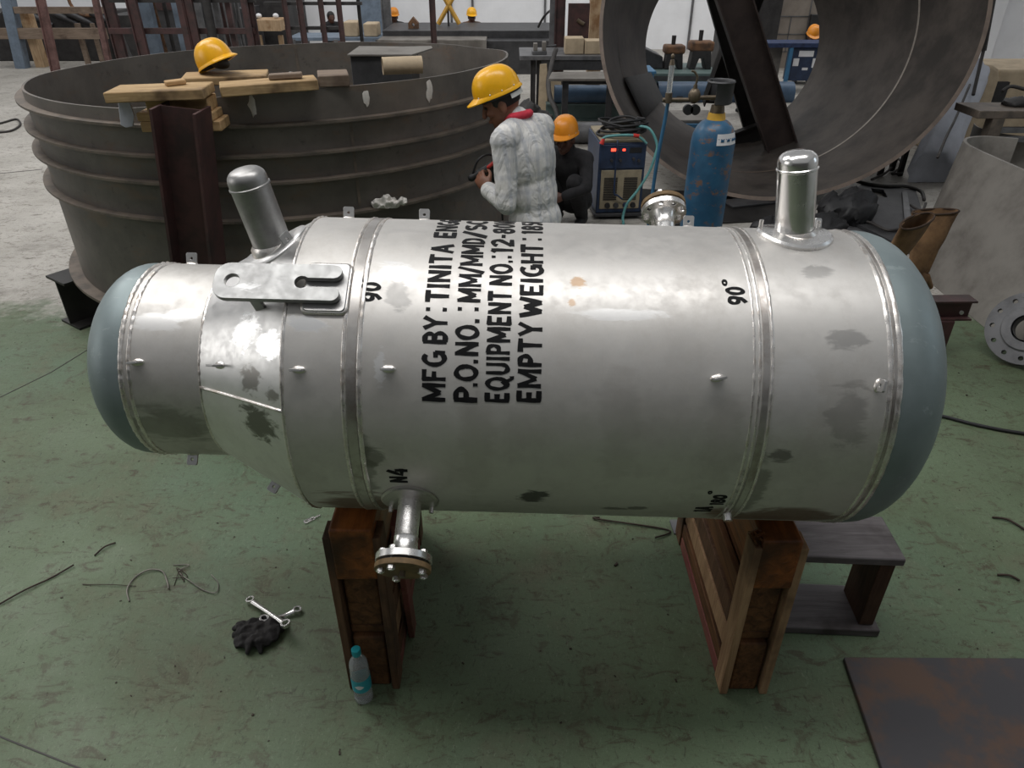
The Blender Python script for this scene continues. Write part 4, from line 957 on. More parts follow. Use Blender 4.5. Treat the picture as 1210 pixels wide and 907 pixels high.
def person(label, loc, heading, J, look, hat='helmet', skin='skin', shirt='shirt', trousers='trousers', shoes='rubber', vox=0.006, scarf=None, hat_scale=1.0, group=None):
    t = thing('person', label, 'person', loc, (0, 0, 0), group)
    B = Matrix.Translation(loc) @ Matrix.Rotation(R_(heading), 4, 'Z')
    w = {k: B @ Vector(v) for k, v in J.items() if k != 'curl'}
    up = (w['neck']-w['pelvis']).normalized(); lat = (w['sh_l']-w['sh_r']).normalized(); fw = lat.cross(up).normalized(); lat = up.cross(fw)
    Rm = Matrix((fw, lat, up)).transposed(); er = Rm.to_euler()
    hy, hp, hr = look
    HM = Matrix.Translation(w['head']) @ Matrix.Rotation(R_(heading+hy), 4, 'Z') @ Matrix.Rotation(R_(hp), 4, 'Y') @ Matrix.Rotation(R_(hr), 4, 'X')
    he = HM.to_euler()
    def torso(mb, g):
        ch = w['chest']; mid = w['pelvis'].lerp(ch, 0.5)
        mb.ell(ch+up*0.02, (0.115+g, 0.168+g, 0.185+g), er, 20, 14); mb.ell(mid, (0.108+g, 0.148+g, 0.17+g), er, 20, 14); mb.ell(w['pelvis'], (0.115+g, 0.160+g, 0.13+g), er, 20, 14)
        for s in ('l', 'r'): mb.capsule(w['neck']-up*0.02, w['sh_'+s], 0.050+g, 0.056+g)
    def arms(mb, g, cut=1.0):
        for s in ('l', 'r'):
            mb.capsule(w['sh_'+s], w['el_'+s], 0.054+g, 0.043+g); mb.capsule(w['el_'+s], w['el_'+s].lerp(w['wr_'+s], cut), 0.042+g, 0.031+(0.011)*(1-cut)+g)
    def legs(mb, g, cut=1.0):
        for s in ('l', 'r'):
            mb.capsule(w['hip_'+s], w['kn_'+s], 0.086+g, 0.062+g); mb.capsule(w['kn_'+s], w['kn_'+s].lerp(w['an_'+s], cut), 0.060+g, 0.044+g*1.3)
    body = MB(); torso(body, 0); arms(body, 0); legs(body, 0)
    nk = w['neck']; hd = w['head']
    body.capsule(nk-up*0.04, hd-(HM.to_3x3() @ Vector((0.02, 0, 0.03))), 0.058, 0.056)
    def h(x, y, z): return HM @ Vector((x, y, z))
    body.ell(h(-0.008, 0, 0.02), (0.098, 0.077, 0.098), he, 20, 14); body.ell(h(0.022, 0, -0.055), (0.066, 0.056, 0.062), he, 18, 12)   # skull, jaw
    body.ell(h(0.062, 0, -0.098), (0.024, 0.028, 0.020), he); body.ell(h(0.074, 0, 0.028), (0.020, 0.052, 0.014), he)                    # chin, brow
    body.capsule(h(0.090, 0, 0.010), h(0.108, 0, -0.030), 0.0095, 0.0145); body.ell(h(0.088, 0, -0.066), (0.014, 0.027, 0.010), he)      # nose, lips
    for s in (1, -1):
        body.ell(h(0.066, s*0.040, -0.020), (0.026, 0.022, 0.020), he); body.ell(h(-0.006, s*0.080, -0.012), (0.020, 0.010, 0.033), (he[0], he[1], he[2]))
    for s, sd in (('l', -1), ('r', 1)):
        d = J.get('hd_'+s); dd = (B.to_3x3() @ Vector(d)).normalized() if d else (w['wr_'+s]-w['el_'+s]).normalized()
        bk = B.to_3x3() @ Vector(J.get('bk_'+s, (0, 1 if s == 'l' else -1, 0.4))); bk = (bk-dd*bk.dot(dd)).normalized()
        T = Matrix((dd, bk.cross(dd), bk)).transposed().to_4x4(); T.translation = w['wr_'+s]
        hand(body, T, J.get('curl', 0.8), sd)
    for s in ('l', 'r'):
        f_ = B.to_3x3() @ Vector((1, 0.15 if s == 'l' else -0.15, 0)); a = w['an_'+s]
        body.capsule(V3(a.x, a.y, loc[2]+0.045)-f_*0.04, V3(a.x, a.y, loc[2]+0.034)+f_*0.15, 0.040, 0.030)
    remesh(body, vox, 4).build('body', skin, t, 60, 0, True)
    def wrinkle(amp, sc, seed):
        def f(p):
            q = Vector((p.x*sc, p.y*sc, p.z*sc*0.6+seed)); k = amp*mnoise.noise(q)-amp*0.9*abs(mnoise.noise(q*1.9+Vector((seed, 2, 1))))
            return p+Vector((k, k*0.7, 0))
        return f
    sh = MB(); torso(sh, 0.020); arms(sh, 0.014, 0.90); sh.capsule(nk-up*0.05, nk+up*0.015, 0.078, 0.068)
    so = remesh(sh, vox*1.25, 9, wrinkle(0.007, 8, 4)).build('shirt', shirt, t, 60, 0, True)
    cm = MB(); c0 = nk+up*0.022; cm.tube([c0+(fw*math.cos(2*PI*j/20)*0.066+lat*math.sin(2*PI*j/20)*0.066)+up*(0.012 if math.cos(2*PI*j/20) < 0.3 else -0.03) for j in range(20)], 0.013, 8, True, 1.0, True)
    cm.build('collar', shirt, so, 60, 0, True)
    lg = MB(); legs(lg, 0.016, 0.96); lg.ell(w['pelvis']-up*0.03, (0.128, 0.172, 0.13), er, 20, 14)
    remesh(lg, vox*1.35, 3, wrinkle(0.010, 8, 9)).build('trousers', trousers, t, 60, 0, True)
    for s in ('l', 'r'):
        f_ = B.to_3x3() @ Vector((1, 0.15 if s == 'l' else -0.15, 0)); a = w['an_'+s]; mb = MB()
        mb.capsule(V3(a.x, a.y, loc[2]+0.050)-f_*0.045, V3(a.x, a.y, loc[2]+0.042)+f_*0.155, 0.050, 0.040); mb.capsule(V3(a.x, a.y, loc[2]+0.05), V3(a.x, a.y, loc[2]+0.10), 0.050, 0.048)
        def flat(p): return V3(p.x, p.y, max(p.z, loc[2]+0.002))
        remesh(mb, vox*1.5, 3, flat).build('shoe', shoes, t, 60, 0, True)
    hm = MB(); n = 24; rings = []
    for k in range(7):
        a = R_(-30+k*20); rings.append([HM @ Vector((-0.012+0.104*math.cos(a)*math.cos(2*PI*j/n)*(0.86 if math.cos(2*PI*j/n) > 0.4 and k < 3 else 1), 0.083*math.cos(a)*math.sin(2*PI*j/n), 0.028+0.100*math.sin(a))) for j in range(n)])
    hm.rings(rings); hm.build('hair', 'hair', t, 60, 0, True)
    for s in (1, -1):
        MB().ell(HM @ Vector((0.083, s*0.031, 0.008)), (0.008, 0.012, 0.007), he, 10, 8).build('eye', 'hair', t, 60, 0, True)
    if hat:
        T = HM @ Matrix.Translation((-0.004, 0, 0.055)) @ Matrix.Rotation(R_(-4), 4, 'Y')
        hh = hard_hat('hard_hat', hat, t, T, hat_scale)
        hat_details(hh, T, hat_scale).build('rivet', 'white_label', hh, 60, 0, True)
        mb = MB(); mb.tube([T @ Vector((0.118*math.cos(2*PI*j/24), 0.093*math.sin(2*PI*j/24), -0.012)) for j in range(24)], 0.010, 6, True, 1.0, True); mb.build('headband', 'rubber', hh, 60, 0, True)
        mb = MB(); mb.rings([[T @ Vector((-(0.122+e)*math.cos(R_(a)), (0.097+e)*math.sin(R_(a)), z)) for a in range(-62, 63, 12)] for e, z in ((0.0, -0.012), (0.004, -0.042))], False, False, False); mb.build('nape_strap', 'white_cloth', hh, 60, 0, True)
    if scarf:
        mb = MB(); mb.tube([nk+up*0.035+(fw*math.cos(2*PI*j/20)*0.064+lat*math.sin(2*PI*j/20)*0.062)+up*(-0.035*max(0, math.cos(2*PI*j/20))) for j in range(20)], 0.021, 8, True, 1.0, True)
        c = nk+fw*0.088-up*0.01; mb.capsule(c+lat*0.035, c+lat*0.06-up*0.13+fw*0.02, 0.024, 0.014); mb.build('neck_scarf', scarf, t, 60, 0, True)
    return t, w
J1 = dict(pelvis=(-0.02,0,.92), chest=(.03,0,1.235), neck=(.095,0,1.430), head=(.185,0.035,1.525), sh_l=(.065,.175,1.375), sh_r=(.065,-.175,1.375), el_l=(.015,.235,1.065), wr_l=(.185,.170,1.105), el_r=(.06,-.235,1.08), wr_r=(.25,-.06,1.11),
  hip_l=(-.02,.095,.88), hip_r=(-.02,-.095,.88), kn_l=(.02,.11,.48), kn_r=(.05,-.11,.48), an_l=(-.03,.12,.09), an_r=(.0,-.12,.09), hd_l=(.8,-.25,.5), hd_r=(.8,.35,.3), bk_l=(.1,.9,.4), bk_r=(.1,-.9,.4), curl=0.95)
p1, w1 = person('person in checked grey shirt, red scarf and yellow hard hat standing beside the ribbed tank', (0.115, 3.90, 0), 146, J1, (34, 24, 0), 'helmet', 'skin', 'shirt', 'trousers', 'rubber', 0.0055, 'scarf', 0.90)
# what he holds: a black grinder-like torch head with a red switch
gl = w1['wr_l'].lerp(w1['wr_r'], 0.45)+Vector((-0.075, 0.045, 0.045))
gt = thing('welding_torch', 'black hand tool with red parts held by the person in the checked shirt', 'hand tool', gl)
mb = MB(); mb.capsule(gl+V3(-0.05, 0.0, -0.03), gl+V3(0.07, 0.03, 0.03), 0.022, 0.026); mb.capsule(gl+V3(0.05, 0.02, 0.02), gl+V3(0.075, 0.03, -0.05), 0.020, 0.016); remesh(mb, 0.005, 2).build('tool_body', 'rubber', gt, 60, 0, True)
mb = MB(); mb.capsule(gl+V3(0.045, -0.005, 0.03), gl+V3(0.07, 0.0, 0.05), 0.010, 0.010); mb.build('switch', 'red', gt, 60, 0, True)
mb = MB(); mb.tube(smooth_path([gl+V3(-0.05, 0.0, -0.03), gl+V3(-0.01, -0.01, 0.07), gl+V3(0.06, 0.02, 0.09), gl+V3(0.10, 0.06, 0.0), gl+V3(0.12, 0.08, -0.3)], 6), 0.006, 8); mb.build('lead', 'rubber', gt, 60, 0, True)
JS = dict(pelvis=(0,0,.215), chest=(.13,0,.50), neck=(.205,0,.675), head=(.255,0,.79), sh_l=(.185,.175,.625), sh_r=(.185,-.175,.625), el_l=(.33,.25,.42), wr_l=(.47,.10,.36), el_r=(.33,-.25,.42), wr_r=(.47,-.10,.36),
  hip_l=(.02,.09,.20), hip_r=(.02,-.09,.20), kn_l=(.34,.15,.455), kn_r=(.34,-.15,.455), an_l=(.10,.13,.09), an_r=(.10,-.13,.09), curl=0.8)
person('person in black clothes and orange hard hat squatting left of the welding machine', (0.575, 6.60, 0), -118, JS, (6, 8, 0), 'helmet_far', 'skin_dark', 'black_cloth', 'black_cloth', 'rubber', 0.009)
person('person in navy clothes squatting beyond the big cone ring, behind its braces', at_y(893, 140, 11.5)*1.0 - Vector((0, 0, at_y(893, 140, 11.5).z)), -150, JS, (0, 15, 0), None, 'skin_dark', 'blue_cloth', 'blue_cloth', 'rubber', 0.014)

# ================================================================== GAS CYLINDER
GX, GY = 1.095, 4.03
g = thing('gas_cylinder', 'tall worn blue gas cylinder with regulator standing behind the vessel', 'gas cylinder', (GX, GY, 0))
MB().lathe([(0.0005, 0.01), (0.10, 0.0), (0.116, 0.02), (0.118, 0.05), (0.118, 1.310), (0.113, 1.350), (0.100, 1.385), (0.080, 1.412), (0.055, 1.428), (0.044, 1.433)], Matrix.Translation((GX, GY, 0)), 48).build('cylinder_body', 'gas_body', g, 50, 0, True)
MB().lathe([(0.050, 1.428), (0.046, 1.450), (0.042, 1.465), (0.0005, 1.465)], Matrix.Translation((GX, GY, 0)), 32).build('neck_ring', 'gas_yellow', g, 50, 0, True)
mb = MB(); mb.cyl((GX, GY, 1.460), (GX, GY, 1.500), 0.040, 0.034, 20); mb.cyl((GX, GY, 1.495), (GX, GY, 1.580), 0.022, 0.018, 16); mb.cyl((GX+0.02, GY, 1.540), (GX-0.11, GY-0.01, 1.540), 0.012, 0.012, 12); mb.build('valve', 'brass', g, 40, 0, True)
Tg = Matrix.Translation((GX, GY, 0))
MB().lathe([(0.062, 1.510), (0.068, 1.515), (0.070, 1.615), (0.074, 1.620), (0.070, 1.625), (0.064, 1.618), (0.062, 1.510)], Tg, 36, False, False, (R_(-120), R_(120))).build('valve_guard', 'dark_steel', g, 40, 0, True)
MB().lathe([(0.070, 1.614), (0.075, 1.619), (0.070, 1.626), (0.064, 1.619), (0.070, 1.614)], Tg, 36).build('guard_rim', 'dark_steel', g, 40, 0, True)
mb = MB(); rg = []
for e, z0 in ((0.0, 1.318), (0.0, 1.375)):
    rr = 0.119 if z0 < 1.340 else 0.108
    rg.append([Vector((GX+rr*math.cos(R_(a)), GY+rr*math.sin(R_(a)), z0)) for a in range(-95, -24, 5)])
mb.rings(rg, False, False, False); mb.build('paper_label', 'white_label', g, 60, 0, True)
mb = MB()
for a in (-80, -62, -45, -33): mb.obox((GX+0.1165*math.cos(R_(a)), GY+0.1165*math.sin(R_(a)), 1.342), (0.002, 0.018, 0.012), (0, 0, R_(a)))
mb.build('label_print', 'gas_blue', g, 60, 0, True)
rx = GX-0.135
rg_ = thing('gas_regulator', 'brass gas regulator with clear flow meter screwed to the blue cylinder valve', 'regulator', (rx, GY-0.01, 1.500))
mb = MB(); mb.cyl((GX-0.105, GY-0.01, 1.540), (rx-0.02, GY-0.01, 1.540), 0.017, 0.017, 12); mb.ell((rx, GY-0.01, 1.550), (0.032, 0.032, 0.040)); mb.cyl((rx, GY-0.01, 1.550), (rx, GY-0.01, 1.605), 0.016, 0.010, 12)
mb.cyl((rx, GY-0.01, 1.530), (rx-0.165, GY-0.01, 1.530), 0.011, 0.011, 10); mb.build('regulator_body', 'brass', rg_, 40, 0, True)
mb = MB(); mb.tube(smooth_path([(rx, GY-0.01, 1.600), (rx+0.004, GY-0.01, 1.640), (rx-0.012, GY-0.01, 1.665), (rx-0.030, GY-0.01, 1.672)], 5), 0.006, 8); mb.build('outlet_hook', 'brass', rg_, 60, 0, True)
for dx, dz in ((0.008, -0.055), (-0.03, -0.055)): 
    MB().cyl((rx+dx, GY-0.045, 1.540+dz), (rx+dx, GY-0.02, 1.540+dz), 0.026, 0.026, 24).build('gauge', 'rubber', rg_, 40, 0, True)
fx = rx-0.135
mb = MB(); mb.cyl((fx, GY-0.01, 1.515), (fx, GY-0.01, 1.565), 0.020, 0.018, 14); mb.build('flow_meter_base', 'brass', rg_, 40, 0, True); mb = MB(); mb.cyl((fx, GY-0.01, 1.700), (fx, GY-0.01, 1.725), 0.015, 0.010, 14); mb.ell((fx, GY-0.01, 1.740), (0.010, 0.010, 0.014)); mb.build('flow_meter_top', 'brass', rg_, 40, 0, True)
MB().cyl((fx, GY-0.01, 1.560), (fx, GY-0.01, 1.705), 0.014, 0.014, 16).build('flow_tube', 'bottle', rg_, 40, 0, True)
mb = MB(); mb.tube(smooth_path([(fx, GY-0.01, 1.515), (fx-0.005, GY-0.01, 1.440), (fx-0.03, GY-0.02, 1.15), (fx-0.045, GY-0.04, 0.7), (fx-0.05, GY-0.02, 0.2), (fx+0.1, GY+0.25, 0.011), (fx-0.3, GY+0.9, 0.011)], 8), 0.010, 8); tag(mb.build('gas_hose', 'hose_blue', None, 180), 'blue gas hose hanging straight down from the regulator', 'hose')

# ================================================================== WELDING MACHINE
WX, WY = 1.0, 6.62
wm = thing('welding_machine', 'navy blue welding machine with beige vent panel and red display beside the squatting person', 'welding machine', (WX, WY, 0))
T = Matrix.Translation((WX, WY, 0)) @ Matrix.Rotation(R_(4), 4, 'Z')
def wb(name, a, b, m, bev=0.004, par=None): return MB().box(a, b, T).build(name, m, par or wm, 30, bev, True)
body = wb('case', (-0.215, 0.0, 0.06), (0.215, 0.62, 0.70), 'weld_blue', 0.008)
wb('base_tray', (-0.235, -0.03, 0.03), (0.235, 0.64, 0.06), 'dark_steel')
wb('top_cover', (-0.20, 0.01, 0.70), (0.20, 0.60, 0.725), 'weld_beige')
pn = wb('control_panel', (-0.205, -0.010, 0.475), (0.205, 0.0, 0.685), 'weld_blue')
wb('display', (-0.11, -0.014, 0.63), (-0.05, -0.010, 0.655), 'led', 0, pn); wb('display', (-0.005, -0.014, 0.632), (0.02, -0.010, 0.650), 'led', 0, pn); wb('dark_display', (0.06, -0.014, 0.615), (0.17, -0.010, 0.66), 'rubber', 0, pn)
for x, z in ((-0.10, 0.55), (-0.02, 0.55), (0.10, 0.56), (0.15, 0.545)): MB().cyl(T @ V3(x, -0.010, z), T @ V3(x, -0.032, z), 0.015, 0.012, 14).build('knob', 'dark_steel', pn, 40, 0, True)
vp = wb('vent_panel', (-0.185, -0.008, 0.10), (0.190, 0.0, 0.46), 'weld_beige')
for x0 in (-0.155, 0.03):
    mb = MB()
    for k in range(13): mb.box((x0, -0.0125, 0.185+k*0.0165), (x0+0.125, -0.008, 0.194+k*0.0165), T)
    mb.build('vent_slots', 'slot', vp, 30, 0, True)
for x, m in ((-0.11, 'rubber'), (-0.03, 'dark_steel'), (0.06, 'weld_blue'), (0.13, 'rubber')): MB().cyl(T @ V3(x, -0.008, 0.135), T @ V3(x, -0.035, 0.135), 0.026, 0.022, 18).build('socket', m, vp, 40, 0, True)
for x in (-0.18, 0.18):
    for y in (0.05, 0.55): MB().cyl(T @ V3(x-0.015, y, 0.030), T @ V3(x+0.015, y, 0.030), 0.030, 0.030, 18).build('wheel', 'rubber', wm, 40, 0, True)
# coiled leads on top
mb = MB(); pts = []
for i in range(150):
    a = i*0.30; rr = 0.145+0.045*math.sin(i*0.13)+0.015*mnoise.noise(V3(i*0.2, 0, 0)); pts.append(T @ V3(0.03+rr*1.25*math.cos(a), 0.22+rr*1.1*math.sin(a), 0.745+0.115*i/150+0.018*math.sin(a*1.5)))
mb.tube(pts, 0.0115, 8); tag(mb.build('coiled_cable', 'rubber', None, 180), 'heap of coiled black cable on top of the welding machine', 'cable')
mb = MB(); mb.tube(smooth_path([T @ V3(-0.20, -0.02, 0.74), T @ V3(-0.15, -0.03, 0.765), T @ V3(0.0, -0.035, 0.775), T @ V3(0.10, -0.03, 0.765), T @ V3(0.16, -0.03, 0.735), T @ V3(0.20, -0.05, 0.70)], 6), 0.012, 8); tag(mb.build('teal_hose', 'hose_teal', None, 180), 'short teal hose lying along the front top edge of the welding machine', 'hose')
mb = MB(); mb.tube(smooth_path([T @ V3(0.10, 0.10, 0.82), T @ V3(0.22, 0.0, 0.82), T @ V3(0.29, -0.05, 0.70), T @ V3(0.28, -0.07, 0.60), T @ V3(0.235, -0.09, 0.46), T @ V3(0.14, -0.11, 0.30), T @ V3(0.05, -0.12, 0.18), T @ V3(0.02, -0.13, 0.06), T @ V3(0.0, -0.25, 0.013), T @ V3(-0.2, -0.9, 0.013)], 7), 0.0125, 8); tag(mb.build('teal_hose', 'hose_teal', None, 180), 'long teal hose looping down the right front of the welding machine', 'hose')
mb = MB(); mb.tube(smooth_path([T @ V3(-0.06, -0.02, 0.73), T @ V3(-0.065, -0.045, 0.66), T @ V3(-0.065, -0.045, 0.40), T @ V3(-0.06, -0.05, 0.26), T @ V3(-0.03, -0.05, 0.24), T @ V3(0.02, -0.04, 0.20)], 6), 0.008, 8); tag(mb.build('black_lead', 'weld_blue', None, 180), 'thin dark lead hanging down the front of the welding machine', 'cable')
mb = MB(); mb.tube([T @ V3(0.075, -0.034, 0.772), T @ V3(0.125, -0.032, 0.764)], 0.0165, 10); tag(mb.build('red_sleeve', 'red', None, 40), 'red sleeve on the teal hose above the welding machine', 'sleeve')
mb = MB(); mb.tube([T @ V3(-0.205, -0.03, 0.70), T @ V3(-0.19, -0.028, 0.745)], [0.022, 0.014], 10); tag(mb.build('red_clamp', 'red', None, 40), 'red clamp handle at the left top corner of the welding machine', 'clamp')

# ================================================================== BIG CONE RING
def dirv(yaw, pit): return Vector((math.cos(R_(pit))*math.sin(R_(yaw)), math.cos(R_(pit))*math.cos(R_(yaw)), math.sin(R_(pit))))
NC, NN, NR = Vector((2.641, 7.838, 1.650)), dirv(15.83, -26.1), 1.763
FC, FN, FR = Vector((2.815, 10.15, 1.105)), dirv(6.0, -16.0), 1.085
def ringpt(c, n, r, a):
    e1 = n.cross(Vector((0, 0, 1))).normalized(); e2 = e1.cross(n).normalized()
    return c+e1*(r*math.cos(a))+e2*(r*math.sin(a))
def cone_pt(t, a, off=0.0):
    p = ringpt(NC, NN, NR+off, a).lerp(ringpt(FC, FN, FR+off, a), t); b = 4*t*(1-t)*0.012
    c = NC.lerp(FC, t); return p+(p-c).normalized()*b
CR = thing('cone_ring', 'giant dark rolled steel cone ring lying on its side with braces inside', 'cone ring', (NC.x, 9.0, 0))
mb = MB(); n = 144; rings = []
for j in range(n+1):
    a = 2*PI*j/n; rings.append([cone_pt(t, a, 0.0) for t in (0, .1, .2, .3, .4, .55, .7, .85, 1)]+[cone_pt(t, a, 0.03) for t in (1, .85, .7, .55, .4, .3, .2, .1, 0)])
mb.rings(rings, True, False, False); mb.build('cone_shell', 'bigring', CR, 40, 0, True)
mb = MB(); mb.rings([[cone_pt(0, 2*PI*j/n, e)-NN*dz for j in range(n)] for e, dz in ((-0.004, 0.0), (-0.004, 0.006), (0.034, 0.006), (0.034, 0.0))], True, False, False); mb.build('rim_edge', 'bigring_edge', CR, 40, 0, True)
mb = MB(); mb.rings([[cone_pt(t, R_(a), -0.004) for a in range(-72, 22, 2)] for t in (0.335, 0.345)], False, False, False); mb.build('weld_line', 'weld_line', CR, 60, 0, True)
mb = MB(); mb.rings([[cone_pt(t, R_(a), -0.004) for a in range(186, 300, 2)] for t in (0.335, 0.345)], False, False, False); mb.build('weld_line', 'bigring_edge', CR, 60, 0, True)
def brace(p, q, h, b, mat='blackbeam', x=(1, 0, 0), ext=1.24):
    q = p+(q-p)*ext; T = frame_to(p, q-p, x); mb = MB(); hbeam(mb, (q-p).length, h, b, 0.016, 0.012, T); return mb.build('brace_beam', mat, CR, 30, 0, True)
brace(at_y(926, 182, 8.75), at_y(845, -70, 8.45), 0.34, 0.20, 'brace_brown')
brace(at_y(889, 150, 9.6), at_y(832, -60, 9.0), 0.22, 0.20)
brace(at_y(842, 122, 10.0), at_y(886, 0, 9.4), 0.26, 0.16)
brace(at_y(862, 168, 9.3), at_y(932, 142, 9.3), 0.20, 0.12, ext=1.0)
mb = MB(); p = [cone_pt(t, R_(a), -0.02) for t, a in ((0.30, 203), (0.30, 222), (0.93, 220), (0.93, 200))]; q_ = [x+(FC-x).normalized()*0.05 for x in p]
mb.rings([p, q_]); mb.build('stiffener_block', 'blackbeam', CR, 30, 0, True)
mb = MB(); p = [cone_pt(t, R_(a), -0.01) for t, a in ((0.30, 250), (0.30, 255), (0.45, 255), (0.45, 250))]; q_ = [x+(FC-x).normalized()*0.04 for x in p]
mb.rings([p, q_]); mb.build('stiffener_block', 'blackbeam', CR, 30, 0, True)
# chocks that hold it
timber('steel_chock', 'dark steel chock block under the front rim of the giant cone ring', (2.36, 7.05, 0.0175), (0.5, 0.22, 0.022), (0, 0, 0.3), 'dark_steel', 'chock')

# ================================================================== RIGHT SIDE
# rolled plate shell segment
RP = thing('rolled_plate', 'large leaning grey rolled steel plate at the right edge', 'steel plate', (3.45, 5.0, 0))
bot = [(3.30, 2.6), (3.28, 3.2), (3.25, 3.8), (3.23, 4.4), (3.23, 5.0), (3.25, 5.35), (3.32, 5.62), (3.48, 5.80), (3.72, 5.86), (3.95, 5.80)]
top = [(3.70, 2.8), (3.66, 3.4), (3.63, 4.0), (3.60, 4.6), (3.58, 5.2), (3.575, 5.60), (3.60, 5.85), (3.70, 6.02), (3.88, 6.08), (4.10, 6.00)]
bp = smooth_path([V3(x, y, 0.003) for x, y in bot], 6); tp = smooth_path([V3(x, y, 0.88) for x, y in top], 6); rings = []
for i in range(len(bp)):
    tan = (bp[min(i+1, len(bp)-1)]-bp[max(i-1, 0)]).normalized(); nn = Vector((tan.y, -tan.x, 0))*0.012
    rings.append([bp[i]-nn, bp[i].lerp(tp[i], 0.5)-nn, tp[i]-nn, tp[i]+nn, bp[i].lerp(tp[i], 0.5)+nn, bp[i]+nn])
mb = MB(); mb.rings(rings); mb.build('plate_sheet', 'rolled_plate', RP, 40, 0, True)
mb = MB(); mb.obox((3.58, 4.98, 0.80), (0.02, 0.03, 0.10), (0, R_(22), 0)); mb.build('lug_tab', 'dark_steel', RP, 30, 0, True)
# flange leaning on it
fc = Vector((3.165, 3.93, 0.218)); fn = Vector((-0.62, -0.52, 0.42)).normalized()
T = frame_to(fc, fn)
FLt = thing('pipe_flange', 'round grey steel flange with bolt holes leaning at the right edge', 'flange', (3.165, 3.93, 0))
MB().prism([circle(0, 0, 0.225, 56), circle(0, 0, 0.085, 32)]+[circle(0.185*math.cos(2*PI*(k+.5)/12), 0.185*math.sin(2*PI*(k+.5)/12), 0.014, 12) for k in range(12)], -0.022, 0.022, T).build('flange_disc', 'mid_steel', FLt, 30, 0.002, True)
MB().lathe([(0.085, 0.02), (0.14, 0.02), (0.14, 0.030), (0.134, 0.034), (0.085, 0.034)], T, 48).build('raised_face', 'mid_steel', FLt, 30, 0, True)
mb = MB(); mb.lathe([(0.10, -0.02), (0.095, -0.07), (0.075, -0.07), (0.075, 0.03)], T, 40); mb.build('hub', 'mid_steel', FLt, 40, 0, True)
# trestle with gauntlets
TB = thing('steel_trestle', 'dark maroon steel trestle behind the right end of the vessel', 'trestle', (2.42, 3.98, 0))
mb = MB(); hbeam(mb, 0.95, 0.13, 0.10, 0.012, 0.010, frame_to((1.86, 3.98, 0.33), (1, 0.02, 0), (0, 0, 1))); mb.build('cross_beam', 'maroon', TB, 30, 0, True)
for x in (2.02, 2.66):
    mb = MB(); mb.box((x-0.05, 3.94, 0.0), (x+0.05, 4.03, 0.264)); mb.build('leg', 'maroon', TB, 30, 0.003, True)
MB().cyl((2.72, 3.925, 0.33), (2.72, 3.935, 0.33), 0.012, None, 12).build('bolt_head', 'flange', TB, 30, 0, True)
def gauntlet(label, base, yaw, lean, s=1.0):
    t = thing('welding_gauntlet', label, 'glove', base)
    T = Matrix.Translation(base) @ Matrix.Rotation(yaw, 4, 'Z') @ Matrix.Rotation(lean, 4, 'X') @ Matrix.Scale(s, 4)
    # cuff open at the top (+z), flattened, folding; hand part below
    mb = MB(); n = 28; prof = [(0.0, 0.052, 0.026), (0.06, 0.060, 0.030), (0.12, 0.066, 0.034), (0.18, 0.080, 0.038), (0.25, 0.096, 0.036), (0.32, 0.106, 0.030)]
    def sec(z, a, b, e):
        return [T @ Vector(((a+e)*math.cos(2*PI*j/n)+0.008*mnoise.noise(V3(j*0.4, z*14, 1)), (b+e)*math.sin(2*PI*j/n)+0.008*mnoise.noise(V3(j*0.4, z*14, 7)), z+0.018*math.sin(2*PI*j/n+1)*(z/0.3))) for j in range(n)]
    rings = [sec(z, a, b, 0) for z, a, b in prof]+[sec(z, a, b, -0.006) for z, a, b in reversed(prof[2:])]
    mb.rings(rings, True, True, True); mb.build('cuff', 'leather', t, 60, 0, True)
    hb = MB(); hb.ell(T @ V3(0, 0, -0.05), (0.055*s, 0.032*s, 0.075*s), T.to_euler(), 18, 12)
    for x, L in ((-0.040, 0.075), (-0.014, 0.09), (0.014, 0.09), (0.040, 0.07)):
        hb.capsule(T @ V3(x, 0, -0.09), T @ V3(x*1.15, 0.020, -0.10-L*0.5), 0.016*s, 0.015*s, 10); hb.capsule(T @ V3(x*1.15, 0.020, -0.10-L*0.5), T @ V3(x*1.15, 0.05, -0.10-L*0.8), 0.015*s, 0.013*s, 10)
    hb.capsule(T @ V3(0.045, 0, -0.02), T @ V3(0.085, 0.03, -0.085), 0.018*s, 0.015*s, 10)
    remesh(hb, 0.007, 3).build('hand_part', 'leather', t, 60, 0, True)
    sm = MB(); sm.tube([T @ V3(0.106*math.cos(2*PI*j/n), 0.031*math.sin(2*PI*j/n), 0.318+0.018*math.sin(2*PI*j/n+1)) for j in range(n)], 0.006*s, 6, True, 1.0, True); sm.build('cuff_hem', 'leather_in', t, 60, 0, True)
    return t
gauntlet('left brown leather welding gauntlet standing cuff up on the trestle, its cuff gaping open', (2.15, 3.87, 0.60), R_(28), R_(16), 1.15)
gauntlet('right brown leather welding gauntlet leaning against the other on the trestle', (2.38, 3.93, 0.60), R_(-20), R_(-8), 1.08)
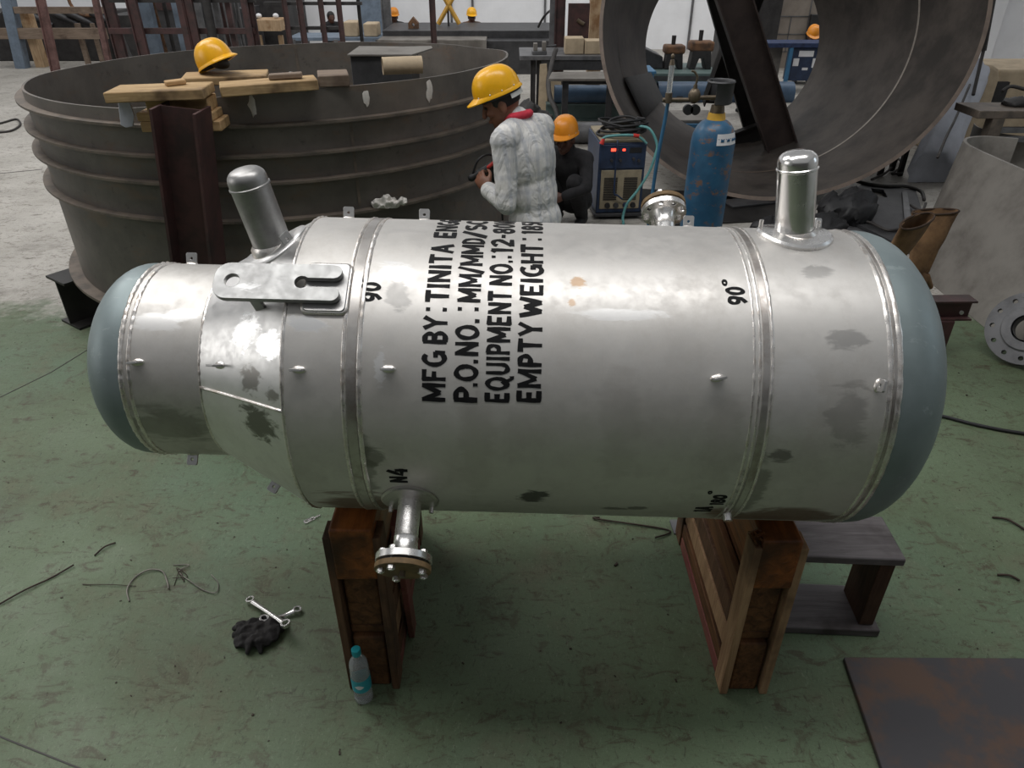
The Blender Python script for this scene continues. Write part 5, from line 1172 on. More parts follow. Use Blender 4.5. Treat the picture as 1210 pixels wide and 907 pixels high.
# sheets and scrap lying on the floor beyond
def sheet(label, pix, z, th, mat, hole=None, name='scrap_sheet'):
    p = [at_z(x, y, z) for x, y in pix]; L = [[(q.x, q.y) for q in p]]
    if hole: L.append([(at_z(x, y, z).x, at_z(x, y, z).y) for x, y in hole])
    return tag(MB().prism(L, z-th, z).build(name, mat, None, 30, 0.002), label, 'scrap sheet')
sheet('dark grey scrap sheet with a square hole on the floor beyond the vessel', [(1006, 226), (1020, 216), (1082, 224), (1094, 262), (1078, 296), (1008, 262), (1016, 246)], 0.045, 0.03, 'dark_steel', [(1029, 222), (1044, 224), (1049, 233), (1033, 231)])
sheet('lower dark scrap sheet just behind the right end of the vessel', [(960, 262), (1012, 262), (1060, 286), (1040, 330), (960, 330)], 0.012, 0.011, 'mid_steel')
sheet('small scrap strip on the floor left of the leaning rolled plate', [(1066, 226), (1072, 226), (1079, 268), (1070, 270)], 0.068, 0.02, 'mid_steel')
def blob(name, label, cat, c, parts, vox, amp, mat, zmin=0.002):
    mb = MB()
    for p, r in parts: mb.ell(Vector(c)+Vector(p), r)
    def f(p):
        q = p*9; k = amp*mnoise.noise(q)-amp*abs(mnoise.noise(q*2.1)); return Vector((p.x+k, p.y+k*0.6, max(p.z+k, zmin)))
    return tag(remesh(mb, vox, 2, f).build(name, mat, None, 60), label, cat)
c = at_z(996, 250)-Vector((0.02, 0.35, 0)); blob('rubber_bundle', 'black crumpled rubber bundle on the floor left of the scrap sheet', 'bundle', (c.x-0.06, c.y+0.05, 0), [((0, 0, .12), (.24, .2, .15)), ((.12, .15, .14), (.18, .16, .15)), ((-.15, -.0, .12), (.14, .18, .14))], 0.02, 0.05, 'rubber')
sheet('added dark sheet in place of shade on the floor under the giant cone ring', [(742, 222), (830, 226), (952, 233), (952, 258), (780, 266)], 0.016, 0.014, 'blackbeam')  # added dark sheet, stands in for the shade on the floor below the rim
c = at_z(900, 262)-Vector((0, 0.45, 0)); blob('rubber_bundle', 'added dark heap for the shade under the giant cone ring, by the gas cylinder', 'bundle', (c.x+0.1, c.y+0.1, 0), [((0, 0, .08), (.32, .16, .10)), ((.32, -.02, .08), (.2, .16, .11))], 0.02, 0.05, 'rubber')  # added dark mass in place of the shadow under the ring
def floor_cable(label, pts, r, z=0.02, mat='cable_dark'):
    return tag(MB().tube(smooth_path([at_z(x, y, z)+V3(0, 0, 0) for x, y in pts], 7), r, 8).build('floor_cable', mat, None, 180), label, 'cable')
floor_cable('black cable running along the near edge of the scrap sheet', [(990, 258), (1025, 262), (1050, 272), (1075, 268), (1100, 275)], 0.014, 0.062)
floor_cable('dark cable with knots along the back edge of the scrap sheet', [(1012, 214), (1030, 218), (1050, 220), (1070, 220), (1088, 226), (1092, 236)], 0.018, 0.06)
floor_cable('tangled dark cable behind the scrap sheet under the cone ring', [(1030, 212), (1045, 205), (1056, 195), (1062, 188), (1066, 196), (1054, 205), (1066, 204)], 0.014, 0.04)
floor_cable('thin dark cable crossing the strip right of the scrap sheet', [(1076, 242), (1082, 246), (1090, 248), (1094, 240)], 0.012, 0.075)
# trestle of small steel rods under the ring edge
tt = thing('steel_stand', 'small dark steel stand beside the pale tarp', 'stand', at_z(1042, 200))
c = at_z(1038, 208)
for dx, dy in ((0, 0), (0.22, 0), (0, 0.2), (0.22, 0.2)): MB().box((c.x+dx, c.y+dy, 0), (c.x+dx+0.05, c.y+dy+0.05, 0.40)).build('leg', 'blackbeam', tt, 30, 0, True)
MB().box((c.x-0.02, c.y-0.02, 0.40), (c.x+0.29, c.y+0.27, 0.44)).build('stand_top', 'dark_steel', tt, 30, 0.004, True)
# pale tarp draped over a leaning bundle
mb = MB(); rings = []; c0 = at_z(1100, 222); c1 = at_y(1150, 92, 8.6)
for i in range(25):
    u = i/24; c = Vector((c0.x+0.04, c0.y+0.15, 0.10)).lerp(c1, u); w_ = 0.23-0.03*u
    ring = []
    for j in range(40):
        a = 2*PI*j/40; k = 1+0.14*mnoise.noise(V3(math.cos(a)*2.4, math.sin(a)*2.4, u*3))+0.06*math.sin(a*7+u*4)
        p = c+Vector((w_*k*math.cos(a), 0.05*k, w_*k*math.sin(a)*0.9)); p.z = max(p.z, 0.003); ring.append(p)
    rings.append(ring)
mb.rings(rings); tag(mb.build('pale_tarp', 'tarp', None, 60), 'pale blue grey tarp over a leaning bundle right of the giant cone ring', 'tarp')
mb = MB(); mb.tube(smooth_path([at_y(1146, 100, 8.0), at_y(1130, 138, 7.5), at_y(1119, 160, 7.0), at_y(1108, 186, 6.6)], 6), 0.012, 8); tag(mb.build('tie_rope', 'cable_dark', None, 180), 'dark rope lying down the pale tarp', 'rope')

# ================================================================== BACKGROUND WORKSHOP
def xat(px, py, Y): return at_y(px, py, Y).x
def post(t, px0, px1, py, Y, z, mat, shape='box', lean=0.0, name='post'):
    x0, x1 = xat(px0, py, Y), xat(px1, py, Y); w = x1-x0; xc = (x0+x1)/2; mb = MB()
    if shape == 'h': hbeam(mb, z, w, w*0.45, w*0.12, w*0.10, frame_to((xc, Y, 0), (lean, 0, 1), (1, 0, 0)))
    elif shape == 'round': mb.cyl((xc, Y, 0), (xc+lean*z, Y, z), w/2, None, 16)
    else:
        T = frame_to((xc, Y, 0), (lean, 0, 1), (1, 0, 0)); mb.box((-w/2, -w/2, 0), (w/2, w/2, z), T)
    return mb.build(name, mat, t, 30, 0, True)
def rail(t, px0, px1, py0, py1, Y, mat, d=0.08, name='rail', dx=0.0):
    a = at_y(px0, py0, Y); b = at_y(px1, py1, Y)
    return MB().box((a.x, Y-d/2+dx, b.z), (b.x, Y+d/2+dx, a.z)).build(name, mat, t, 30, 0.004, True)
# timber rail stack, far left
tr = thing('timber_rack', 'weathered timber rail rack at the far left edge in the background', 'rack', (-10.5, 16.2, 0))
post(tr, 8, 20, 40, 16.0, 2.6, 'pale_blue', 'box', 0.12)
post(tr, 33, 44, 40, 16.2, 1.1, 'sand_timber'); post(tr, 92, 97, 40, 16.3, 0.8, 'grey_wood'); post(tr, 110, 114, 40, 16.3, 0.8, 'grey_wood')
rail(tr, -20, 128, 33, 46, 15.95, 'grey_wood'); rail(tr, 16, 128, 8, 16, 15.95, 'grey_wood'); rail(tr, -20, 8, 34, 42, 16.1, 'grey_wood')
md = thing('machine_block', 'dark oily machine bulk behind the timber rack at the far left', 'machine', (-10.5, 17.4, 0))
MB().box((-14.0, 17.0, 0), (xat(128, 40, 17), 18.2, at_y(60, 15, 17).z)).build('machine_body', 'machine_dark', md, 30, 0.02, True)
for px in (5, 30, 62, 80, 108): 
    p = at_y(px, 14, 17); MB().cyl((p.x, 16.95, p.z), (p.x+0.5, 17.0, p.z-0.25), 0.07, 0.05, 10).build('pipe_stub', 'dark_steel', md, 40, 0, True)
mb = MB(); p = at_y(96, 3, 16.9); mb.tube([(p.x+0.30*math.cos(2*PI*k/24), 17.0, p.z+0.05+0.30*math.sin(2*PI*k/24)) for k in range(24)], 0.035, 8, True, 1.0, True)
mb.build('hand_wheel', 'rust', md, 40, 0, True)
pp = thing('steel_post', 'faded pinkish steel post on the pale floor at far left', 'post', (-9.2, 15.4, 0)); post(pp, 58, 68, 75, 15.4, 2.6, 'maroon_pale', 'h', 0.10)
pp = thing('steel_post', 'slender pale steel post rising behind the left rim of the tank shell', 'post', (-8.0, 14.8, 0)); post(pp, 121, 127, 60, 14.8, 2.6, 'maroon_pale', 'box', 0.06)
sr_ = thing('steel_rack', 'maroon and pale blue steel rack behind the left half of the tank shell', 'rack', (-6.5, 14.5, 0))
for a, b, m, sh, Y in ((128, 141, 'maroon', 'h', 14.6), (156, 168, 'maroon', 'h', 14.3), (172, 184, 'pale_blue', 'box', 14.9), (209, 216, 'pale_blue', 'box', 14.9), (215, 222, 'maroon', 'box', 14.3), (222, 233, 'maroon', 'h', 14.3), (244, 254, 'machine_dark', 'round', 14.3), (257, 263, 'mid_steel', 'box', 14.7), (271, 277, 'maroon', 'box', 14.6), (278, 282, 'mid_steel', 'box', 15.2), (290, 296, 'maroon', 'box', 14.3), (297, 304, 'maroon', 'h', 14.5)):
    post(sr_, a, b, 30, Y, 2.6, m, sh)
for k_, px in enumerate((148, 190, 199, 238, 268, 284)):
    x_ = xat(px, 30, 15.4); MB().cyl((x_, 15.4, 0), (x_+(-0.12, 0.1, 0.18, -0.1, 0.08, 0.14)[k_], 15.0, 1.8), 0.035, None, 10).build('upright_pipe', ('mid_steel', 'rust', 'machine_dark', 'grey_wood', 'maroon', 'mid_steel')[k_], sr_, 40, 0, True)
rail(sr_, 128, 302, 33, 40, 14.45, 'maroon'); rail(sr_, 128, 302, -3, 3, 14.45, 'machine_dark')
bk = thing('machine_block', 'row of grey machine cabinets behind the maroon rack', 'machine', (-6.5, 16.5, 0))
for i, (a, b, y0, m) in enumerate(((132, 160, 18, 'machine_dark'), (178, 214, 4, 'dark_steel'), (226, 244, 0, 'mid_steel'), (252, 276, -4, 'mid_steel'), (279, 296, 10, 'dark_steel'))):
    MB().box((xat(a, 40, 16.4), 16.4, 0), (xat(b, 40, 16.4), 17.3, at_y(a, y0, 16.4).z)).build('cabinet', m, bk, 30, 0.01, True)
MB().box((xat(186, 20, 16.4), 16.36, at_y(190, 12, 16.4).z), (xat(206, 20, 16.4), 16.4, at_y(190, 1, 16.4).z)).build('dark_panel', 'maroon', bk, 30, 0, True)
sr2 = thing('steel_rack', 'maroon steel rack with slim rails behind the middle of the tank shell', 'rack', (-4.0, 14.6, 0))
for a, b, m, Y in ((337, 343, 'maroon', 14.4), (354, 361, 'maroon', 14.4), (379, 385, 'maroon', 14.4), (400, 406, 'maroon', 14.4), (424, 428, 'blackbeam', 14.6)): post(sr2, a, b, 30, Y, 2.6, m, 'h')
rail(sr2, 337, 406, 31, 35, 14.5, 'machine_dark'); rail(sr2, 312, 428, 2, 6, 14.5, 'machine_dark')
tb = thing('timber_bench', 'pale timber trestle bench between the two maroon racks', 'bench', (-5.2, 16.6, 0))
rail(tb, 305, 337, 22, 35, 16.6, 'sand_timber', 0.6, 'bench_top')
post(tb, 305, 309, 42, 16.6, 0.55, 'sand_timber', 'box', 0, 'leg'); post(tb, 329, 334, 42, 16.6, 0.55, 'sand_timber', 'box', 0, 'leg')
dk_ = thing('machine_block', 'black machine bulk behind the pale timber bench', 'machine', (-5.3, 17.8, 0))
MB().box((xat(300, 20, 17.6), 17.6, 0), (xat(338, 20, 17.6), 18.6, 1.7)).build('machine_body', 'machine_dark', dk_, 30, 0.02, True)
for px in (306, 326):
    p = at_y(px, 20, 16.5); tag(MB().ell((p.x, 16.5, p.z+0.02), (0.06, 0.06, 0.05)).build('white_cap', 'white_label', None, 60), ('left' if px < 310 else 'right')+' white rounded cap on the pale timber bench', 'cap')
mt = thing('work_table', 'grey steel table with blue edge behind the second maroon rack', 'table', (-3.9, 16.2, 0))
rail(mt, 340, 450, 44, 48, 16.0, 'pale_blue', 0.9, 'table_top', 0.4)
for a in (345, 395, 444): post(mt, a, a+4, 50, 15.7, at_y(a, 48, 15.55).z, 'mid_steel', 'box', 0, 'leg')
for i, (a, b, y0, nm) in enumerate(((408, 424, 25, 'left'), (431, 447, 27, 'right'))):
    zt = at_y(a, 44, 16.0).z; tag(MB().box((xat(a, 35, 16.2), 16.05, zt+0.002), (xat(b, 35, 16.2), 16.5, at_y(a, y0, 16.2).z)).build('beige_block', 'beige', None, 30, 0.02), nm+' beige block standing on the blue edged table', 'block')
cl = thing('steel_post', 'pale grey steel post left of the long dark bench', 'post', (-2.9, 17, 0)); post(cl, 453, 464, 40, 17.0, 2.6, 'mid_steel', 'h')
sht = thing('wall_sheet', 'pale blue sheet leaning on the wall behind the second rack', 'sheet', (-5, 22.4, 0))
MB().box((xat(426, 20, 18.4), 18.4, 0.0), (xat(452, 20, 18.4), 18.45, 1.7)).build('sheet', 'pale_blue', sht, 30, 0, True)
# long dark bench
lb = thing('assembly_bench', 'long dark steel bench running along the white wall', 'bench', (-0.8, 15.6, 0))
zt = at_y(520, 36, 15.6).z
MB().box((xat(452, 40, 15.6), 15.6, zt-0.22), (xat(656, 40, 15.6), 17.2, zt)).build('bench_top', 'dark_steel', lb, 30, 0.01, True)
MB().box((xat(448, 50, 15.2), 15.0, 0.0), (xat(575, 50, 15.2), 15.6, at_y(520, 47, 15.0).z)).build('lower_step', 'rolled_plate', lb, 30, 0.01, True)
MB().box((xat(575, 50, 15.4), 15.2, 0.0), (xat(656, 50, 15.4), 15.6, at_y(600, 48, 15.2).z)).build('lower_step', 'dark_steel', lb, 30, 0.01, True)
MB().box((xat(470, 50, 15.8), 15.8, 0.0), (xat(650, 50, 15.8), 17.0, zt-0.22)).build('plinth', 'machine_dark', lb, 30, 0, True)
mp = thing('steel_post', 'slim maroon post in front of the long dark bench', 'post', (-1.55, 12.6, 0)); post(mp, 509, 516, 40, 12.6, 2.6, 'maroon', 'h')
yf = thing('yellow_brace_frame', 'yellow crossed brace frame standing on the long dark bench', 'frame', (-1.3, 16.4, zt))
for a, b in ((518, 538), (543, 522)):
    p = at_y(a, 34, 16.4); q = at_y(b, -8, 16.4); p.z = zt+0.04; MB().cyl(p, q, 0.045, None, 8).build('brace', 'yellow_frame', yf, 40, 0, True)
p = at_y(530, 34, 16.4); MB().cyl((p.x, 16.45, zt+0.002), (p.x, 16.45, zt+0.9), 0.02, None, 8).build('centre_rod', 'dark_steel', yf, 40, 0, True)
mc = thing('rusty_casting', 'small gabled rusty casting on the left part of the long dark bench', 'casting', (at_y(489, 34, 16).x, 16.0, zt))
p = at_y(489, 34, 16.0); MB().prism([[(-0.10, 0), (0.10, 0), (0.10, 0.10), (0.0, 0.21), (-0.10, 0.10)], circle(0.0, 0.07, 0.03, 12)], -0.08, 0.08, Matrix.Translation((p.x, 16.0, zt+0.001)) @ Matrix.Rotation(R_(90), 4, 'X')).build('casting_body', 'rust', mc, 30, 0.005, True)
for px, lab, sht_, hat in ((466, 'person in dark clothes and orange hard hat at the left end of the long bench', 'black_cloth', 'helmet_far'), (556, 'person in dark clothes and yellow hard hat sitting beyond the long dark bench', 'rust', 'helmet')):
    pz = at_y(px, 30, 17.75); person(lab, Vector((pz.x, 17.75, 0.0)), -80, {k: ((v[0], v[1], v[2]+0.02) if isinstance(v, tuple) and len(v) == 3 and not k.startswith(('hd', 'bk')) else v) for k, v in JS.items()}, (0, 5, 0), hat, 'skin_dark', sht_, 'black_cloth', 'rubber', 0.016)
pz = at_y(387, 20, 17.9); person('person in black clothes behind the second maroon rack', Vector((pz.x, 17.9, 0.0)), -60, JS, (0, 5, 0), None, 'skin_dark', 'black_cloth', 'black_cloth', 'rubber', 0.016)
# column group and tables, centre
hc = thing('steel_column', 'maroon and grey H-section column right of the white wall', 'column', (0.9, 12.8, 0)); post(hc, 655, 667, 40, 12.8, 2.6, 'maroon', 'h'); post(hc, 649, 655, 40, 12.9, 2.6, 'mid_steel')
t3 = thing('work_table', 'dark steel work table beyond the person in the checked shirt', 'table', (1.1, 11.9, 0))
z3 = at_y(660, 66, 11.6).z
MB().box((xat(614, 66, 11.6), 11.6, z3-0.06), (xat(728, 66, 11.6), 12.6, z3)).build('table_top', 'mid_steel', t3, 30, 0.004, True)
MB().box((xat(640, 66, 11.6), 11.62, z3-0.20), (xat(728, 66, 11.6), 11.66, z3-0.062)).build('apron', 'dark_steel', t3, 30, 0.004, True)
for a in (627, 634, 722): post(t3, a, a+6, 85, 11.75, z3-0.062, 'machine_dark', 'h', 0, 'leg')
for a, b, y0, m, lab in ((667, 689, 45, 'beige', 'left beige firebrick block on the dark work table'), (690, 713, 48, 'beige', 'right beige firebrick block on the dark work table')):
    tag(MB().box((xat(a, 55, 11.9), 11.75, z3+0.001), (xat(b, 55, 11.9), 12.05, at_y(a, y0, 11.75).z)).build('beige_block', m, None, 30, 0.012), lab, 'block')
bp_ = thing('brown_panel', 'brown steel panel standing behind the beige firebrick blocks', 'panel', (1.2, 12.3, z3)); MB().box((xat(671, 30, 12.3), 12.3, z3+0.001), (xat(696, 30, 12.3), 12.36, at_y(680, 4, 12.3).z)).build('panel', 'maroon', bp_, 30, 0.004, True)
MB().cyl((xat(682, 30, 12.25), 12.27, z3+0.42), (xat(690, 30, 12.25), 12.27, z3+0.36), 0.03, None, 10).build('handle', 'brass', bp_, 40, 0, True)
sp = thing('timber_post', 'sandy timber post with orange stains left of the giant cone ring', 'post', (1.5, 12.45, 0)); post(sp, 696, 712, 30, 12.95, 2.6, 'sand_timber')
t4 = thing('work_table', 'low steel table with pale top plate left of the giant cone ring', 'table', (0.9, 10.5, 0)); z4 = at_y(690, 92, 10.2).z
pts = [at_z(652, 85, z4), at_z(720, 84, z4), at_z(722, 93, z4), at_z(648, 93, z4)]
MB().prism([[(q.x, q.y) for q in pts]], z4-0.03, z4).build('table_top', 'rolled_plate', t4, 30, 0.004, True)
for a, Y in ((664, 10.30), (716, 10.30)): post(t4, a, a+7, 120, Y, z4-0.031, 'dark_steel', 'box', 0, 'leg')
rail(t4, 664, 722, 96, 101, 10.30, 'dark_steel', 0.06, 'cross_rail', 0.10)
for pix, lab in (([(638, 76), (646, 75), (650, 108), (636, 106)], 'narrow pale plate leaning on the dark work table'), ([(646, 92), (664, 92), (664, 112), (648, 108)], 'small beige plate under the low steel table')):
    p = [at_y(x, y, 11.2) for x, y in pix]; zb = min(q.z for q in p); L = [(q.x, max(q.z, 0.003)) for q in p]; L = [(x, (0.003 if z < zb+0.12 else z)) for x, z in L]
    tag(MB().prism([L], -0.012, 0.012, Matrix.Translation((0, 11.2, 0)) @ Matrix.Rotation(R_(90), 4, 'X')).build('plate_offcut', 'beige', None, 30), lab, 'plate')
def pipe_floor(label, a, b, r, mat, cat='pipe', z=None):
    a = Vector(a); b = Vector(b); a.z = b.z = (r+0.002 if z is None else z); d = (b-a).normalized()
    mb = MB(); T = frame_to(a, d); L = (b-a).length; mb.lathe([(r*0.9, 0), (r, 0), (r, L), (r*0.9, L), (r*0.9, 0)], T, 28); return tag(mb.build('steel_pipe', mat, None, 40), label, cat)
pipe_floor('blue grey pipe lying under the low steel table', at_y(655, 112, 11.0), at_y(730, 112, 11.0), 0.12, 'blue_pipe', 'pipe', 0.36)
ibeam_floor('steel_beam', 'grey green beam on the floor under the low steel table, carrying the blue grey pipe', (xat(645, 128, 11.0), 11.02), (xat(735, 128, 11.0), 11.02), 0.235, 0.2, 'green_beam')
pipe_floor('long grey pipe lying on the floor behind the squatting person', at_y(664, 143, 9.6), at_y(730, 143, 9.6), 0.13, 'mid_steel')
mb = MB(); mb.tube(smooth_path([at_y(657, 58, 11.5), at_y(652, 75, 11.3), at_y(648, 95, 11.0), at_y(650, 115, 10.5), at_y(658, 132, 10.0), V3(xat(664, 145, 9.8), 9.8, 0.02)], 6), 0.035, 8); tag(mb.build('thick_hose', 'cable_dark', None, 180), 'thick dark hose hanging from the dark work table', 'hose')
blob('clutter_bag', 'dark lumpy bag with a brown top on the floor behind the checked shirt', 'bag', at_z(630, 172), [((0, 0, .2), (.30, .2, .22)), ((-.05, 0, .42), (.16, .15, .14)), ((.25, .1, .12), (.2, .2, .14))], 0.025, 0.06, 'machine_dark')
p = at_y(638, 66, 11.8); vs_ = thing('bench_vise', 'small pale machine vise at the left end of the dark work table', 'vise', (p.x, 11.8, z3))
MB().box((p.x-0.12, 11.72, z3+0.001), (p.x+0.10, 11.9, z3+0.05)).build('vise_base', 'mid_steel', vs_, 30, 0.006, True)
MB().box((p.x-0.10, 11.74, z3+0.051), (p.x-0.04, 11.88, z3+0.15)).build('jaw', 'rolled_plate', vs_, 30, 0.006, True)
MB().box((p.x+0.03, 11.74, z3+0.051), (p.x+0.09, 11.88, z3+0.17)).build('jaw', 'rolled_plate', vs_, 30, 0.006, True)
MB().cyl((p.x+0.09, 11.81, z3+0.10), (p.x+0.24, 11.80, z3+0.12), 0.014, None, 8).build('screw_handle', 'dark_steel', vs_, 40, 0, True)
mb = MB(); mb.tube(smooth_path([at_y(636, 32, 15.7), at_y(640, 24, 15.6), at_y(645, 17, 15.4), at_y(652, 11, 14.5), at_y(656, 8, 13.1)], 6), 0.022, 8); tag(mb.build('dark_cable', 'cable_dark', None, 180), 'dark cable arching from the long dark bench to the maroon column', 'cable')
# seen through and right of the cone ring
bb = thing('blue_box', 'bright blue steel box beyond the left side of the cone ring', 'box', (2.4, 12.2, 0)); MB().box((xat(748, 100, 12.2), 12.2, 0.0), (xat(772, 100, 12.2), 12.8, at_y(760, 85, 12.2).z)).build('box_body', 'blue_box', bb, 30, 0.01, True)
MB().box((xat(748, 100, 12.2)-0.01, 12.17, at_y(760, 87, 12.2).z), (xat(773, 100, 12.2)+0.01, 12.83, at_y(760, 84, 12.2).z)).build('box_lid', 'blue_box', bb, 30, 0.004, True)
pipe_floor('long blue grey pipe seen through the cone ring', at_y(776, 110, 12.5), at_y(935, 110, 12.5), 0.19, 'blue_pipe', 'pipe', at_y(800, 111, 12.5).z)
for a, nm in ((800, 'left'), (905, 'right')):
    t = thing('pipe_cradle', nm+' steel cradle under the long blue grey pipe', 'cradle', (xat(a, 115, 12.5), 12.5, 0)); xc = xat(a, 115, 12.5); zc = at_y(800, 111, 12.5).z
    MB().prism([[(-0.2, 0), (0.2, 0), (0.2, zc), (0.19, zc)]+[(0.20*math.cos(R_(k)), zc+0.20*math.sin(R_(k))) for k in range(-10, -171, -20)]+[(-0.2, zc)]], -0.05, 0.05, Matrix.Translation((xc, 12.5, 0)) @ Matrix.Rotation(R_(90), 4, 'Z') @ Matrix.Rotation(R_(90), 4, 'X')).build('cradle_plate', 'dark_steel', t, 30, 0, True)
gb = thing('machine_bed', 'grey green machine bed seen through the cone ring behind the pipe', 'machine bed', (3.3, 13.6, 0)); MB().box((xat(740, 90, 13.4), 13.4, 0.0), (xat(852, 90, 13.4), 14.6, at_y(800, 86, 13.4).z)).build('bed', 'green_beam', gb, 30, 0.02, True)
zb = at_y(800, 86, 13.4).z
mb = MB(); mb.box((xat(748, 90, 13.4), 13.38, zb-0.12), (xat(850, 90, 13.4), 13.395, zb-0.05)); mb.build('slide_way', 'dark_steel', gb, 30, 0, True)
for px, s_, lab in ((794, 0.95, 'left rusty valve casting on the machine bed seen through the cone ring'), (825, 1.1, 'right rusty valve casting with dark legs on the machine bed seen through the cone ring')):
    p = at_y(px, 80, 13.9); t = thing('valve_casting', lab, 'valve', (p.x, 13.9, zb))
    mb = MB(); mb.prism([[(-.17, 0), (-.08, 0), (-.03, .16), (.04, .16), (.09, 0), (.18, 0), (.15, .28), (-.14, .28)]], -0.12, 0.12, Matrix.Translation((p.x, 13.9, zb+0.001)) @ Matrix.Rotation(R_(90), 4, 'X') @ Matrix.Scale(s_, 4)); mb.build('legs', 'machine_dark', t, 30, 0.01, True)
    MB().box((p.x-0.19*s_, 13.76, zb+0.26*s_), (p.x+0.19*s_, 14.04, zb+0.41*s_)).build('valve_body', 'rust', t, 40, 0.035, True)
    MB().cyl((p.x-0.02, 13.9, zb+0.4*s_), (p.x-0.02, 13.9, zb+0.56*s_), 0.035, 0.04, 12).build('spindle', 'machine_dark', t, 40, 0, True)
dm = thing('machine_block', 'low dark machine left of the valve castings, seen through the cone ring', 'machine', (2.9, 14.0, zb))
MB().prism([[(-.5, 0), (.45, 0), (.42, .2), (.1, .34), (-.45, .46)]], -0.3, 0.3, Matrix.Translation((xat(751, 80, 14.1), 14.1, zb+0.002)) @ Matrix.Rotation(R_(90), 4, 'X')).build('machine_body', 'dark_steel', dm, 30, 0.02, True)
gs = thing('floor_slab', 'pale grey slab on the floor under the long blue grey pipe', 'slab', (2.8, 11.5, 0)); pts = [at_z(770, 130, 0.1), at_z(838, 130, 0.1), at_z(836, 142, 0.1), at_z(776, 142, 0.1)]
MB().prism([[(q.x, q.y) for q in pts]], 0.0, 0.1).build('slab', 'rolled_plate', gs, 30, 0.01, True)
MB().box((pts[3].x, pts[3].y-0.06, 0.0), (pts[2].x, pts[2].y-0.01, 0.06)).build('blue_edge', 'blue_box', gs, 30, 0.004, True)
wl = thing('block_wall', 'sooty concrete block partition seen through the cone ring on the right', 'partition', (5.6, 16.0, 0))
MB().box((xat(918, 30, 16.0), 16.0, 0), (xat(1010, 30, 16.0), 16.25, 2.2)).build('block_wall', 'wall_dark', wl, 30, 0.0, True)
mb = MB(); x0, x1 = xat(918, 30, 16.0), xat(1010, 30, 16.0)
for z in (0.3, 0.62, 0.94, 1.26): mb.box((x0, 15.992, z), (x1, 16.0, z+0.02))
for k in range(6): mb.box((x0+0.25+k*0.35, 15.992, 0.0 if k % 2 else 0.3), (x0+0.27+k*0.35, 16.0, 1.6 if k % 2 else 0.94))
mb.build('mortar_lines', 'mid_steel', wl, 30, 0, True)
dp = thing('dark_cabinet', 'tall dark cabinet beyond the braces inside the cone ring', 'cabinet', (4.7, 15.3, 0)); MB().box((xat(856, 30, 15.3), 15.3, 0), (xat(921, 30, 15.3), 16.0, 1.8)).build('cabinet_body', 'machine_dark', dp, 30, 0.01, True)
MB().box((xat(889, 30, 15.28), 15.285, 0.1), (xat(891, 30, 15.28), 15.298, 1.7)).build('door_gap', 'mid_steel', dp, 30, 0, True)
do_ = thing('dark_doorway_curtain', 'black curtain hanging right of the block partition', 'curtain', (6.2, 15.8, 0)); MB().box((xat(957, 30, 15.8), 15.8, 0.0), (xat(1012, 30, 15.8), 15.9, 1.0)).build('curtain', 'rubber', do_, 30, 0.01, True)
bd = thing('blue_desk', 'blue framed control desk with papers seen through the right of the cone ring', 'desk', (5.1, 13.3, 0)); Yd = 13.2; zd = at_y(940, 51, Yd).z
MB().box((xat(902, 60, Yd), Yd, zd-0.07), (xat(1005, 60, Yd), Yd+0.5, zd)).build('desk_top', 'blue_cloth', bd, 30, 0.006, True)
for a in (929, 969): post(bd, a, a+4, 80, Yd+0.04, zd-0.07, 'blue_box', 'box', 0, 'leg')
MB().box((xat(905, 70, Yd), Yd+0.3, 0.12), (xat(930, 70, Yd), Yd+0.33, zd-0.075)).build('side_sheet', 'rolled_plate', bd, 30, 0, True)
cp = MB().box((xat(936, 70, Yd), Yd+0.08, 0.18), (xat(966, 70, Yd), Yd+0.30, zd-0.085)).build('control_cabinet', 'weld_blue', bd, 30, 0.006, True)
for a, b, y0, y1 in ((945, 961, 60, 67), (938, 943, 69, 78), (961, 965, 69, 80), (948, 954, 80, 83)):
    p0 = at_y(a, y0, Yd+0.07); p1 = at_y(b, y1, Yd+0.07); MB().box((p0.x, Yd+0.07, p1.z), (p1.x, Yd+0.08, p0.z)).build('paper_note', 'white_label', cp, 30, 0, True)
pz = at_y(956, 40, 14.3); person('person in blue clothes and orange hard hat sitting behind the blue desk', Vector((pz.x, 14.3, 0.0)), -95, JS, (0, 20, 0), 'helmet_far', 'skin_dark', 'blue_cloth', 'blue_cloth', 'rubber', 0.014)
# right edge: workbench, concrete block, curved plates
wbk = thing('work_bench', 'rusty grey steel workbench behind the leaning rolled plate', 'workbench', (5.0, 7.4, 0)); Yb = 7.0; zb2 = at_y(1170, 131, Yb).z
MB().box((xat(1158, 130, Yb), Yb, zb2-0.07), (xat(1158, 130, Yb)+2.6, Yb+0.42, zb2)).build('bench_top', 'ring_rust', wbk, 30, 0.006, True)
for a in (1166, 1300): post(wbk, a, a+14, 150, Yb+0.06, zb2-0.071, 'ring_rust', 'box', 0, 'leg')
for y0 in (150, 161): p = at_y(1176, y0, Yb+0.08); MB().box((p.x, Yb+0.05, p.z-0.05), (p.x+1.3, Yb+0.10, p.z)).build('cross_rail', 'mid_steel', wbk, 30, 0.003, True)
mb = MB(); mb.lathe([(0.42, 0.0), (0.42, 0.62), (0.41, 0.62), (0.41, 0.0)], Matrix.Translation((xat(1150, 150, 7.5)+0.55, 7.60, 0.0)), 40, False, False, (R_(150), R_(330))); tag(mb.build('curved_plate', 'rolled_plate', None, 40), 'curved grey plate standing under the left end of the workbench', 'plate')
cb = thing('concrete_block', 'big cream concrete block with rounded top behind the workbench', 'concrete block', (5.6, 8.9, 0)); x0 = xat(1149, 90, 8.7); zc = at_y(1170, 76, 8.7).z
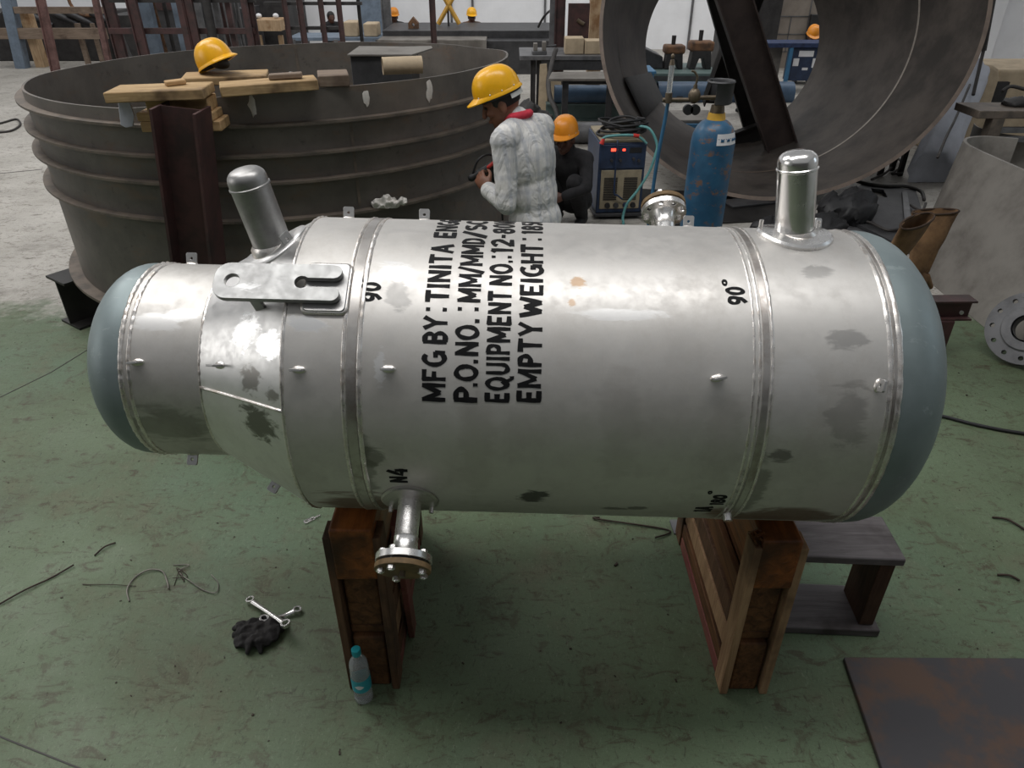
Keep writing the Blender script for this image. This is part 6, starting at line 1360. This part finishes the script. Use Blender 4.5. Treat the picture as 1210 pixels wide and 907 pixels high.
MB().prism([[(x0, 0), (xat(1182, 90, 8.7), 0), (xat(1182, 90, 8.7), zc-0.14), (xat(1178, 90, 8.7), zc-0.05), (xat(1170, 90, 8.7), zc-0.01), (x0, zc)]], -0.6, 0.6, Matrix.Translation((0, 9.3, 0)) @ Matrix.Rotation(R_(90), 4, 'X')).build('block', 'beige', cb, 40, 0.03, True)
MB().box((xat(1182, 90, 8.8)+0.005, 8.85, 0.0), (xat(1182, 90, 8.8)+1.6, 9.8, zc-0.08)).build('block_wing', 'beige', cb, 30, 0.03, True)
MB().box((xat(1183, 90, 8.7), 8.80, zc-0.42), (xat(1203, 90, 8.7), 8.849, zc-0.20)).build('dark_recess', 'machine_dark', cb, 30, 0, True)
mb = MB(); mb.cyl(at_y(1150, 112, 8.2), at_y(1162, 60, 8.55), 0.018, None, 8); mb.cyl(at_y(1162, 60, 8.55), at_y(1175, -10, 8.6), 0.03, None, 8); tag(mb.build('leaning_rod', 'cable_dark', None, 40), 'dark thin rod leaning on the cream concrete block', 'rod')
mb = MB(); mb.tube(smooth_path([at_y(1184, 108, 7.7), at_y(1195, 102, 7.7), at_y(1215, 106, 7.6), at_y(1235, 104, 7.6)], 5), 0.018, 8); tag(mb.build('dark_cable', 'cable_dark', None, 180), 'dark cable strung above the workbench at the right edge', 'cable')
blob('rag_heap', 'dark heap of rags on the right end of the workbench', 'rag', (xat(1205, 125, 7.2), 7.25, zb2), [((0, 0, .03), (.14, .1, .06)), ((.15, .0, .03), (.14, .1, .07))], 0.015, 0.03, 'machine_dark', zb2+0.002)
pl = thing('wall_pillar', 'white painted wall pillar at the upper right', 'pillar', (9.2, 14.0, 0)); x0 = xat(1160, 40, 14.0)
MB().box((x0, 14.0, 0.0), (x0+0.30, 14.4, 7.0)).build('pillar', 'wall', pl, 30, 0.01, True)
MB().box((x0+0.30, 14.25, 0.0), (12.98, 14.35, 7.0)).build('panel_wall', 'wall', pl, 30, 0, True)

# ---- repeats of one kind carry one group phrase
GROUPS = {'timber_stand': 'timber stands under the vessel', 'timber_block': 'loose timber blocks on and beside the tank rim', 'timber_plank': 'planks on the tank rim', 'ring_spanner': 'ring spanners on the glove',
 'welding_gauntlet': 'leather gauntlets on the trestle', 'steel_beam': 'short beams on the floor', 'steel_rack': 'steel racks in the background', 'beige_block': 'beige blocks on the tables', 'valve_casting': 'valve castings on the machine bed',
 'pipe_cradle': 'cradles under the long pipe', 'wire_offcut': 'wire offcuts on the floor', 'wire_loop': 'wire loops on the floor', 'scrap_sheet': 'scrap sheets on the floor', 'white_cap': 'white caps on the timber bench',
 'steel_post': 'steel posts in the background', 'work_table': 'steel work tables in the background', 'steel_pipe': 'painted pipes in the background', 'rubber_bundle': 'rubber heaps on the floor', 'rubber_cable': 'black cables on the floor', 'floor_cable': 'cables around the scrap sheets', 'plate_offcut': 'plate offcuts under the tables', 'machine_block': 'machine bulks in the background'}
tops = [o for o in COL.objects if o.parent is None and o.get('label')]
for base, ph in GROUPS.items():
    L = [o for o in tops if o.name.split('.')[0] == base]
    if len(L) > 1:
        for o in L: o['group'] = ph
